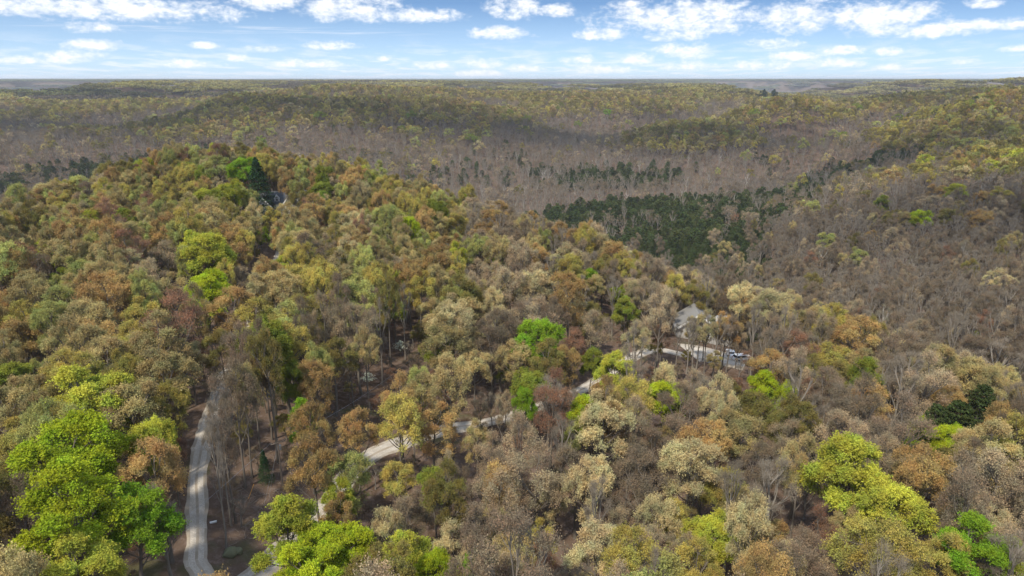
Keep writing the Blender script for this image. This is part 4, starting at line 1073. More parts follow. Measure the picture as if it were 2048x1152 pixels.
('B','bud2',-60.5,70.1,0.72,0.67,0.4,1.18,'tree','broadleaf_tree','dull brown budding tree, second one behind and left of the lower left photo corner'),
('B','bud0',22.4,94.9,0.72,0.72,6.0,1.08,'tree','broadleaf_tree','dull brown budding tree in front of the lime tree below the house'),
('T','half4',-1.5,74.8,0.72,0.60,1.1,0.90,'tree','broadleaf_tree','slim tan half-leafed tree behind the bottom edge midpoint'),
('T','half4',53.7,80.0,0.72,0.70,5.3,0.96,'tree','broadleaf_tree','slim tan half-leafed tree right of the wide yellow-lime tree at right'),
('C','half3',58.4,68.8,0.72,0.67,3.0,1.22,'tree','broadleaf_tree','pale cream half-leafed tree right of the vivid green tree at lower right'),
('W','bare1',26.7,87.3,0.72,0.68,4.8,1.00,'tree','bare_tree','slim bare grey tree, second one in front of the lime tree below the house'),
('PG','half2',-91.1,129.6,1.03,1.05,3.8,0.96,'tree','broadleaf_tree','pale green half-leafed tree, nearest one right of the left edge, above mid height'),
('O','half0',-92.5,119.0,0.99,1.01,5.1,0.90,'tree','broadleaf_tree','orange-tan half-leafed tree in front of the left edge, above mid height'),
('M','bud0',43.5,94.5,0.73,0.75,0.9,0.83,'tree','broadleaf_tree','pinkish tan budding tree behind and left of the wide yellow-lime tree at right'),
('Y','half1',-73.7,127.8,0.97,0.99,2.1,1.04,'tree','broadleaf_tree','yellow-olive half-leafed tree in front and left of the lime tree above the lane'),
('O','half1',51.8,125.4,0.92,0.93,4.7,1.03,'tree','broadleaf_tree','orange-tan half-leafed tree, nearest one right of the white parked car'),
('E','half0',62.6,86.1,0.74,0.76,1.0,0.90,'tree','broadleaf_tree','dark olive half-leafed tree in front and right of the two lime crowns at right'),
('T','half2',-16.1,108.9,0.77,0.78,3.3,0.94,'tree','broadleaf_tree','tan half-leafed tree, second one behind and left of the trunk-lined road'),
('LY','full1',20.6,123.1,0.77,0.87,3.6,1.19,'tree','broadleaf_tree','yellow-lime full-leafed tree behind and right of the upper road'),
('T','half1',-76.7,99.3,0.84,0.86,6.1,0.89,'tree','broadleaf_tree','tan half-leafed tree behind and right of the left photo edge'),
('B','bud1',55.4,99.1,1.02,0.90,5.5,0.87,'tree','broadleaf_tree','dull brown budding tree behind and left of the two lime crowns at right'),
('B','bud0',27.8,99.1,0.85,0.84,2.8,1.21,'tree','broadleaf_tree','dull brown budding tree in front and right of the lime tree below the house'),
('B','bud2',-3.5,71.9,0.92,0.64,2.8,1.21,'tree','broadleaf_tree','dull brown budding tree behind and left of the bottom edge midpoint'),
('W','bare1',11.0,74.3,1.06,0.65,0.4,1.12,'tree','bare_tree','slim bare grey tree behind and right of the bottom edge midpoint'),
('B','bud0',71.6,81.4,0.82,0.86,0.8,1.10,'tree','broadleaf_tree','dull brown budding tree in front and right of the right photo edge'),
('O','half3',-24.2,94.2,0.83,0.68,0.2,1.21,'tree','broadleaf_tree','slim orange-tan half-leafed tree behind the gravel road bend'),
('Y','half4',-49.8,90.3,0.84,0.69,0.3,0.84,'tree','broadleaf_tree','slim yellow-olive half-leafed tree behind the big lower-left lime maple'),
('PG','half2',-42.9,121.9,1.00,0.95,3.3,1.20,'tree','broadleaf_tree','pale green half-leafed tree in front and left of the small lime lane tree'),
('G','full2',-4.2,65.3,0.72,0.51,5.8,0.86,'tree','broadleaf_tree','vivid green full-leafed tree left of the bottom edge midpoint'),
('R','bud0',36.1,69.2,0.72,0.56,4.1,0.96,'tree','broadleaf_tree','rusty red budding tree behind and right of the bottom edge, right half'),
('M','bud3',14.4,76.3,0.72,0.57,1.4,0.89,'tree','broadleaf_tree','pinkish tan budding tree right of the bottom edge midpoint'),
('K','cedar2',76.8,106.1,1.08,1.35,3.3,0.87,'cedar','cedar_tree','dark green evergreen cedar tree, nearest one behind and right of the dark cedars at right'),
('Y','half2',-95.8,125.9,0.96,0.98,2.9,0.92,'tree','broadleaf_tree','yellow-olive half-leafed tree in front of the left edge, above mid height'),
('L','full0',48.1,118.6,0.74,0.83,5.4,0.95,'tree','broadleaf_tree','lime green full-leafed tree in front and right of the white parked car'),
('R','bud1',59.7,132.7,0.91,0.93,0.9,1.11,'tree','broadleaf_tree','rusty red budding tree right of the white parked car'),
('LG','full2',-84.7,105.7,0.76,0.86,1.5,1.22,'tree','broadleaf_tree','mid green full-leafed tree behind the left photo edge'),
('R','bud0',6.6,104.6,1.03,0.80,3.2,1.05,'tree','broadleaf_tree','rusty red budding tree in front and left of the upper road'),
('R','bud2',3.8,66.7,0.72,0.51,1.3,1.15,'tree','broadleaf_tree','rusty red budding tree right of the bottom edge midpoint'),
('T','half2',-15.2,139.3,0.95,1.01,3.6,1.13,'tree','broadleaf_tree','tan half-leafed tree in front and right of the lime tree mid hill'),
('Y','half2',-68.1,114.2,0.91,0.95,3.0,1.11,'tree','broadleaf_tree','yellow-olive half-leafed tree left of the upper gravel lane'),
('C','half4',30.1,62.9,0.72,0.51,5.6,1.17,'tree','broadleaf_tree','pale cream half-leafed tree right of the bottom edge, right half'),
('M','bud2',2.5,146.1,0.88,1.05,1.7,0.84,'tree','broadleaf_tree','pinkish tan budding tree left of the vivid green central tree'),
('T','half4',0.6,127.2,0.79,0.81,5.5,1.15,'tree','broadleaf_tree','tan half-leafed tree in front and left of the vivid green central tree'),
('C','half1',-15.5,73.2,0.85,0.62,5.6,0.94,'tree','broadleaf_tree','pale cream half-leafed tree in front and right of the gravel road bend'),
('T','half3',-106.8,160.7,1.11,1.14,1.3,1.07,'tree','broadleaf_tree','tan half-leafed tree behind and right of the left edge, above mid height'),
('R','bud0',-93.8,163.2,1.09,1.11,0.0,1.09,'tree','broadleaf_tree','rusty red budding tree behind and left of the lime tree above the lane'),
('Y','half0',16.3,181.9,1.07,1.09,5.6,0.87,'tree','broadleaf_tree','yellow-olive half-leafed tree behind the vivid green central tree'),
('LY','full3',-106.5,231.8,1.14,1.49,3.3,0.82,'tree','broadleaf_tree','wide yellow-lime full-leafed tree in front and left of the dark hilltop spruce'),
('O','half0',-93.2,204.9,1.14,1.32,0.8,1.07,'tree','broadleaf_tree','wide orange-tan half-leafed tree in front and left of the dark hilltop spruce'),
('O','half3',-93.4,183.2,1.14,1.21,3.1,1.03,'tree','broadleaf_tree','wide orange-tan half-leafed tree behind and left of the lime tree above the lane'),
('O','half3',-86.8,140.9,0.97,0.99,1.5,1.04,'tree','broadleaf_tree','orange-tan half-leafed tree left of the lime tree above the lane'),
('T','half3',-42.8,160.2,0.97,0.99,5.2,1.01,'tree','broadleaf_tree','tan half-leafed tree behind and right of the small lime lane tree'),
('W','bare2',28.2,76.1,1.05,0.63,2.7,0.90,'tree','bare_tree','slim bare grey tree behind the bottom edge, right half'),
('Y','half1',28.5,66.0,0.72,0.51,1.8,1.18,'tree','broadleaf_tree','slim yellow-olive half-leafed tree behind and right of the bottom edge, right half'),
('Y','half4',65.0,130.5,0.82,1.03,4.4,0.84,'tree','broadleaf_tree','yellow-olive half-leafed tree, nearest one right of the white parked car'),
('B','bud3',-55.0,66.4,0.98,0.64,5.5,0.96,'tree','broadleaf_tree','dull brown budding tree, nearest one behind and left of the lower left photo corner'),
('E','half4',-44.2,137.8,0.86,1.00,0.7,1.19,'tree','broadleaf_tree','dark olive half-leafed tree in front of the small lime lane tree'),
('E','half2',7.2,121.8,0.90,0.87,4.6,1.13,'tree','broadleaf_tree','dark olive half-leafed tree in front of the vivid green central tree'),
('C','half4',121.4,312.2,1.14,1.98,0.3,0.96,'tree','broadleaf_tree','pale cream half-leafed tree behind the white parked car'),
('Y','half2',-73.1,102.5,0.89,0.87,3.4,1.18,'tree','broadleaf_tree','yellow-olive half-leafed tree, nearest one behind and right of the left photo edge'),
('M','bud3',20.9,69.8,0.72,0.51,2.5,0.85,'tree','broadleaf_tree','pinkish tan budding tree, nearest one left of the bottom edge, right half'),
('M','bud1',57.1,64.1,0.86,0.64,4.3,1.21,'tree','broadleaf_tree','pinkish tan budding tree right of the vivid green tree at lower right'),
('B','bud0',1.2,140.6,1.04,0.96,2.0,1.15,'tree','broadleaf_tree','dull brown budding tree, nearest one left of the vivid green central tree'),
('Y','half1',3.2,72.8,0.72,0.51,1.4,1.07,'tree','broadleaf_tree','slim yellow-olive half-leafed tree behind and right of the bottom edge midpoint'),
('M','bud1',18.8,146.0,0.85,0.87,3.3,0.94,'tree','broadleaf_tree','pinkish tan budding tree right of the vivid green central tree'),
('Y','half2',117.7,234.1,1.14,1.53,5.3,1.00,'tree','broadleaf_tree','wide yellow-olive half-leafed tree, second one right of the white parked car'),
('T','half1',-76.6,145.5,0.93,0.95,1.7,1.03,'tree','broadleaf_tree','tan half-leafed tree left of the lime tree above the lane'),
('B','bud0',-4.0,130.8,0.88,0.90,6.2,0.88,'tree','broadleaf_tree','dull brown budding tree, second one left of the vivid green central tree'),
('LG','full3',-16.0,131.8,0.72,0.79,2.3,1.13,'tree','broadleaf_tree','mid green full-leafed tree in front and right of the lime tree mid hill'),
('C','half1',5.9,85.9,0.72,0.57,5.9,1.07,'tree','broadleaf_tree','pale cream half-leafed tree in front and left of the roadside lime tree'),
('Y','half0',21.3,78.0,0.72,0.54,2.6,1.19,'tree','broadleaf_tree','slim yellow-olive half-leafed tree behind and left of the bottom edge, right half'),
('L','full1',66.8,94.3,0.72,0.71,5.5,1.17,'tree','broadleaf_tree','lime green full-leafed tree in front and right of the two lime crowns at right'),
('B','bud2',17.9,94.0,0.72,0.61,0.1,0.85,'tree','broadleaf_tree','dull brown budding tree, nearest one in front and right of the roadside lime tree'),
('K','cedar1',137.6,171.0,1.08,2.07,1.0,0.92,'cedar','cedar_tree','dark green evergreen cedar tree in front of the right edge, upper woods'),
('M','bud2',57.8,94.6,0.72,0.68,2.2,0.83,'tree','broadleaf_tree','pinkish tan budding tree left of the two lime crowns at right'),
('W','bare2',63.7,99.2,0.72,0.72,4.3,0.95,'tree','bare_tree','slim bare grey tree left of the two lime crowns at right'),
('T','half0',31.0,78.6,0.72,0.56,0.4,1.15,'tree','broadleaf_tree','slim tan half-leafed tree behind the bottom edge, right half'),
('T','half4',-7.2,122.9,0.73,0.75,4.7,1.18,'tree','broadleaf_tree','tan half-leafed tree behind the trunk-lined road'),
('W','bare2',4.4,157.4,0.90,0.92,2.0,1.12,'tree','bare_tree','bare grey tree behind and left of the vivid green central tree'),
('O','half4',10.6,126.2,0.75,0.76,0.1,0.86,'tree','broadleaf_tree','orange-tan half-leafed tree behind the upper road'),
('C','half0',-2.8,152.0,0.87,0.89,2.1,0.99,'tree','broadleaf_tree','pale cream half-leafed tree, nearest one left of the vivid green central tree'),
('L','full3',-45.4,142.7,0.77,0.87,5.6,0.83,'tree','broadleaf_tree','lime green full-leafed tree in front of the small lime lane tree'),
('T','half2',70.7,126.1,0.84,0.86,5.0,0.92,'tree','broadleaf_tree','tan half-leafed tree behind and left of the two lime crowns at right'),
('E','half3',-68.4,92.8,0.82,0.79,3.0,0.98,'tree','broadleaf_tree','dark olive half-leafed tree right of the left photo edge'),
('C','half1',-58.2,114.2,0.74,0.75,4.2,0.90,'tree','broadleaf_tree','pale cream half-leafed tree left of the upper gravel lane'),
('T','half3',37.4,78.5,1.07,0.63,6.0,1.18,'tree','broadleaf_tree','slim tan half-leafed tree left of the wide yellow-lime tree at right'),
('Y','half0',19.9,107.4,0.95,0.77,3.7,1.19,'tree','broadleaf_tree','yellow-olive half-leafed tree left of the lime tree below the house'),
('M','bud3',81.2,119.0,0.83,0.85,6.2,0.88,'tree','broadleaf_tree','pinkish tan budding tree behind the dark cedars at right'),
('M','bud0',-3.5,95.0,0.74,0.60,2.8,1.13,'tree','broadleaf_tree','pinkish tan budding tree, nearest one in front and right of the trunk-lined road'),
('W','bare2',45.5,80.2,1.00,0.65,1.6,0.90,'tree','bare_tree','slim bare grey tree behind the wide yellow-lime tree at right'),
('T','half3',39.7,69.0,0.72,0.51,6.2,1.07,'tree','broadleaf_tree','slim tan half-leafed tree in front of the wide yellow-lime tree at right'),
('PG','half0',-31.9,143.8,0.82,0.96,1.4,1.23,'tree','broadleaf_tree','pale green half-leafed tree in front and left of the lime tree mid hill'),
('C','half2',34.0,104.0,0.97,0.75,3.4,1.06,'tree','broadleaf_tree','pale cream half-leafed tree, nearest one right of the lime tree below the house'),
('T','half0',-10.0,152.1,0.95,0.99,0.8,1.20,'tree','broadleaf_tree','tan half-leafed tree left of the vivid green central tree'),
('LG','full0',53.8,61.4,0.72,0.51,6.2,1.23,'tree','broadleaf_tree','mid green full-leafed tree right of the lower right photo corner'),
('PG','half1',-43.9,240.7,1.14,1.33,4.7,1.02,'tree','broadleaf_tree','pale green half-leafed tree behind the lime tree mid hill'),
('L','full3',-31.1,170.9,0.85,0.96,1.5,0.99,'tree','broadleaf_tree','lime green full-leafed tree in front of the lime tree mid hill'),
('M','bud1',1.3,93.0,1.00,0.65,2.9,1.12,'tree','broadleaf_tree','pinkish tan budding tree right of the trunk-lined road'),
('B','bud0',80.0,135.5,0.88,1.01,3.2,1.06,'tree','broadleaf_tree','dull brown budding tree behind and left of the dark cedars at right'),
('O','half2',-18.2,100.2,1.00,0.69,4.1,1.19,'tree','broadleaf_tree','slim orange-tan half-leafed tree, second one left of the trunk-lined road'),
('PG','half1',-37.4,163.8,0.98,1.05,5.3,0.90,'tree','broadleaf_tree','pale green half-leafed tree left of the lime tree mid hill'),
('O','half1',-23.4,77.8,0.72,0.51,1.2,0.86,'tree','broadleaf_tree','slim orange-tan half-leafed tree in front of the gravel road bend'),
('M','bud2',86.1,102.4,0.89,0.86,3.4,1.11,'tree','broadleaf_tree','pinkish tan budding tree behind and right of the right photo edge'),
('M','bud1',49.1,86.3,0.86,0.66,1.1,1.24,'tree','broadleaf_tree','pinkish tan budding tree, nearest one behind the wide yellow-lime tree at right'),
('LG','full1',-36.9,106.7,0.72,0.63,4.0,1.13,'tree','broadleaf_tree','mid green full-leafed tree right of the upper gravel lane'),
('G','full3',2.2,136.1,0.72,0.75,3.4,1.06,'tree','broadleaf_tree','vivid green full-leafed tree, second one in front and left of the vivid green central tree'),
('LG','full1',-11.0,85.3,0.72,0.53,2.2,1.23,'tree','broadleaf_tree','mid green full-leafed tree right of the gravel road bend'),
('E','half4',64.6,123.5,0.75,0.77,6.0,1.13,'tree','broadleaf_tree','dark olive half-leafed tree right of the white parked car'),
('O','half4',79.2,112.7,0.75,0.76,3.2,0.98,'tree','broadleaf_tree','orange-tan half-leafed tree behind the dark cedars at right'),
('C','half2',-9.3,142.1,0.76,0.78,0.4,1.03,'tree','broadleaf_tree','pale cream half-leafed tree, second one left of the vivid green central tree'),
('M','bud0',-33.2,151.7,0.82,0.84,3.4,1.01,'tree','broadleaf_tree','pinkish tan budding tree in front and left of the lime tree mid hill'),
('E','half1',-53.1,116.0,0.85,0.69,5.0,1.10,'tree','broadleaf_tree','dark olive half-leafed tree behind the upper gravel lane'),
('T','half4',-101.2,136.0,1.00,1.03,0.5,0.85,'tree','broadleaf_tree','tan half-leafed tree, nearest one right of the left edge, above mid height'),
('M','bud3',66.5,77.1,0.80,0.67,3.4,0.92,'tree','broadleaf_tree','pinkish tan budding tree behind and right of the vivid green tree at lower right'),
('T','half0',-104.0,179.0,1.05,1.08,5.4,0.92,'tree','broadleaf_tree','tan half-leafed tree behind and left of the lime tree above the lane'),
('O','half2',-5.5,246.3,1.14,1.28,3.2,0.94,'tree','broadleaf_tree','wide orange-tan half-leafed tree behind and right of the lime tree mid hill'),
('Y','half4',-47.8,129.4,0.73,0.75,5.6,1.06,'tree','broadleaf_tree','yellow-olive half-leafed tree, nearest one in front and left of the small lime lane tree'),
('PG','half1',-100.4,153.3,0.94,0.96,3.0,0.92,'tree','broadleaf_tree','pale green half-leafed tree, second one right of the left edge, above mid height'),
('M','bud2',-85.6,154.2,0.91,0.93,0.7,1.05,'tree','broadleaf_tree','pinkish tan budding tree left of the lime tree above the lane'),
('LY','full2',-23.2,81.0,0.72,0.51,3.2,0.91,'tree','broadleaf_tree','slim yellow-lime full-leafed tree in front of the gravel road bend'),
('M','bud2',83.5,147.6,0.86,1.05,6.0,1.02,'tree','broadleaf_tree','pinkish tan budding tree behind and left of the dark cedars at right'),
('Y','half0',-52.6,161.7,0.93,1.02,3.4,1.11,'tree','broadleaf_tree','yellow-olive half-leafed tree behind the small lime lane tree'),
('E','half3',62.7,111.7,0.80,0.81,4.3,1.19,'tree','broadleaf_tree','dark olive half-leafed tree behind and left of the two lime crowns at right'),
('B','bud3',-68.8,122.6,0.86,0.85,3.8,1.19,'tree','broadleaf_tree','dull brown budding tree in front and left of the lime tree above the lane'),
('E','half0',-62.0,101.4,0.86,0.72,2.2,1.17,'tree','broadleaf_tree','dark olive half-leafed tree behind and left of the big lower-left lime maple'),
('PG','half3',-117.3,271.8,1.14,1.45,5.7,0.92,'tree','broadleaf_tree','pale green half-leafed tree, nearest one left of the dark hilltop spruce'),
('G','full3',-108.0,271.4,1.14,1.43,3.3,1.05,'tree','broadleaf_tree','vivid green full-leafed tree left of the dark hilltop spruce'),
('Y','half2',16.4,177.7,0.89,0.91,4.1,0.86,'tree','broadleaf_tree','yellow-olive half-leafed tree behind and right of the vivid green central tree'),
('B','bud0',62.9,82.0,0.88,0.64,4.5,0.95,'tree','broadleaf_tree','dull brown budding tree in front and left of the right photo edge'),
('O','half1',50.5,151.4,0.80,0.82,1.9,1.21,'tree','broadleaf_tree','orange-tan half-leafed tree behind and right of the grey-roofed house'),
('T','half3',-65.8,86.9,0.96,0.66,2.9,0.98,'tree','broadleaf_tree','slim tan half-leafed tree right of the left photo edge'),
('T','half1',-2.4,170.0,0.98,0.98,6.3,0.93,'tree','broadleaf_tree','tan half-leafed tree behind and left of the vivid green central tree'),
('T','half2',-5.6,98.4,0.72,0.54,1.0,1.15,'tree','broadleaf_tree','slim tan half-leafed tree in front and right of the trunk-lined road'),
('C','half3',27.2,138.3,0.88,0.72,3.2,0.92,'tree','broadleaf_tree','pale cream half-leafed tree left of the grey-roofed house'),
('E','half1',-46.6,177.5,1.04,1.03,0.5,1.08,'tree','broadleaf_tree','dark olive half-leafed tree left of the lime tree mid hill'),
('M','bud3',20.0,99.0,0.99,0.62,1.2,0.97,'tree','broadleaf_tree','pinkish tan budding tree in front and left of the lime tree below the house'),
('O','half3',-20.7,181.6,1.08,1.03,2.5,0.87,'tree','broadleaf_tree','orange-tan half-leafed tree right of the lime tree mid hill'),
('C','half2',-90.6,157.7,0.91,1.02,0.2,1.04,'tree','broadleaf_tree','pale cream half-leafed tree left of the lime tree above the lane'),
('E','half3',-24.7,172.7,0.83,0.98,2.3,1.16,'tree','broadleaf_tree','dark olive half-leafed tree right of the lime tree mid hill'),
('R','bud1',13.6,139.7,0.72,0.71,0.1,1.14,'tree','broadleaf_tree','rusty red budding tree right of the vivid green central tree'),
('C','half0',46.9,103.7,0.72,0.59,5.2,0.86,'tree','broadleaf_tree','pale cream half-leafed tree behind and left of the wide yellow-lime tree at right'),
('L','full1',64.4,96.2,0.72,0.60,3.4,0.82,'tree','broadleaf_tree','lime green full-leafed tree left of the two lime crowns at right'),
('K','cedar1',89.4,118.0,1.08,1.19,4.4,0.92,'cedar','cedar_tree','dark green evergreen cedar tree, second one behind and right of the dark cedars at right'),
('LG','full0',-28.6,156.7,0.72,0.79,1.3,1.09,'tree','broadleaf_tree','mid green full-leafed tree in front of the lime tree mid hill'),
('LG','full0',28.5,163.3,0.72,0.82,1.9,1.23,'tree','broadleaf_tree','mid green full-leafed tree right of the vivid green central tree'),
('C','half4',14.9,159.6,0.78,0.79,4.2,1.15,'tree','broadleaf_tree','pale cream half-leafed tree behind and right of the vivid green central tree'),
('T','half1',-18.4,174.9,0.87,0.98,6.0,1.09,'tree','broadleaf_tree','tan half-leafed tree right of the lime tree mid hill'),
('C','half3',33.9,98.6,1.07,0.62,0.6,1.02,'tree','broadleaf_tree','pale cream half-leafed tree, second one right of the lime tree below the house'),
('B','bud2',60.4,117.2,0.83,0.76,1.1,1.22,'tree','broadleaf_tree','dull brown budding tree right of the white parked car'),
('W','bare0',23.9,127.9,1.03,0.74,4.6,1.09,'tree','bare_tree','bare grey tree left of the grey-roofed house'),
('B','bud0',2.0,179.5,0.86,0.99,5.8,1.00,'tree','broadleaf_tree','dull brown budding tree behind and left of the vivid green central tree'),
('M','bud1',53.4,118.5,1.03,0.74,4.3,1.23,'tree','broadleaf_tree','pinkish tan budding tree right of the white parked car'),
('T','half3',-27.3,119.1,0.96,0.68,3.4,1.12,'tree','broadleaf_tree','slim tan half-leafed tree in front and right of the small lime lane tree'),
('G','full0',-32.9,95.6,0.72,0.51,4.5,1.21,'tree','broadleaf_tree','vivid green full-leafed tree behind and right of the utility pole'),
('W','bare1',95.7,413.0,1.14,1.98,0.7,1.16,'tree','bare_tree','wide bare grey tree, third one behind and left of the grey-roofed house'),
('O','half0',-55.3,98.9,0.95,0.63,3.8,1.10,'tree','broadleaf_tree','slim orange-tan half-leafed tree left of the upper gravel lane'),
('PG','half3',-33.0,106.0,1.00,0.62,4.2,1.04,'tree','broadleaf_tree','pale green half-leafed tree in front of the small lime lane tree'),
('W','bare0',69.7,169.4,1.04,0.99,4.6,0.94,'tree','bare_tree','bare grey tree behind and right of the white parked car'),
('O','half3',20.5,231.8,1.04,1.06,5.5,0.91,'tree','broadleaf_tree','orange-tan half-leafed tree behind the vivid green central tree'),
('PG','half1',-115.4,222.8,1.10,1.13,1.6,0.83,'tree','broadleaf_tree','pale green half-leafed tree, second one left of the dark hilltop spruce'),
('O','half0',-56.5,238.5,1.08,1.11,2.0,1.23,'tree','broadleaf_tree','orange-tan half-leafed tree right of the hilltop house'),
('T','half4',-182.3,269.8,1.14,1.46,2.9,1.11,'tree','broadleaf_tree','wide tan half-leafed tree behind the left edge, above mid height'),
('B','bud1',-156.5,253.0,1.14,1.33,3.2,1.07,'tree','broadleaf_tree','dull brown budding tree behind and right of the left edge, above mid height'),
('M','bud2',-36.6,135.9,0.72,0.66,1.9,0.86,'tree','broadleaf_tree','pinkish tan budding tree, second one in front and right of the small lime lane tree'),
('M','bud3',30.6,150.4,0.72,0.72,4.3,0.94,'tree','broadleaf_tree','pinkish tan budding tree left of the grey-roofed house'),
('C','half2',-56.2,221.5,1.01,1.04,3.9,0.85,'tree','broadleaf_tree','pale cream half-leafed tree in front and right of the hilltop house'),
('T','half1',-84.8,207.7,0.99,1.01,1.7,1.05,'tree','broadleaf_tree','tan half-leafed tree in front and left of the hilltop house')]
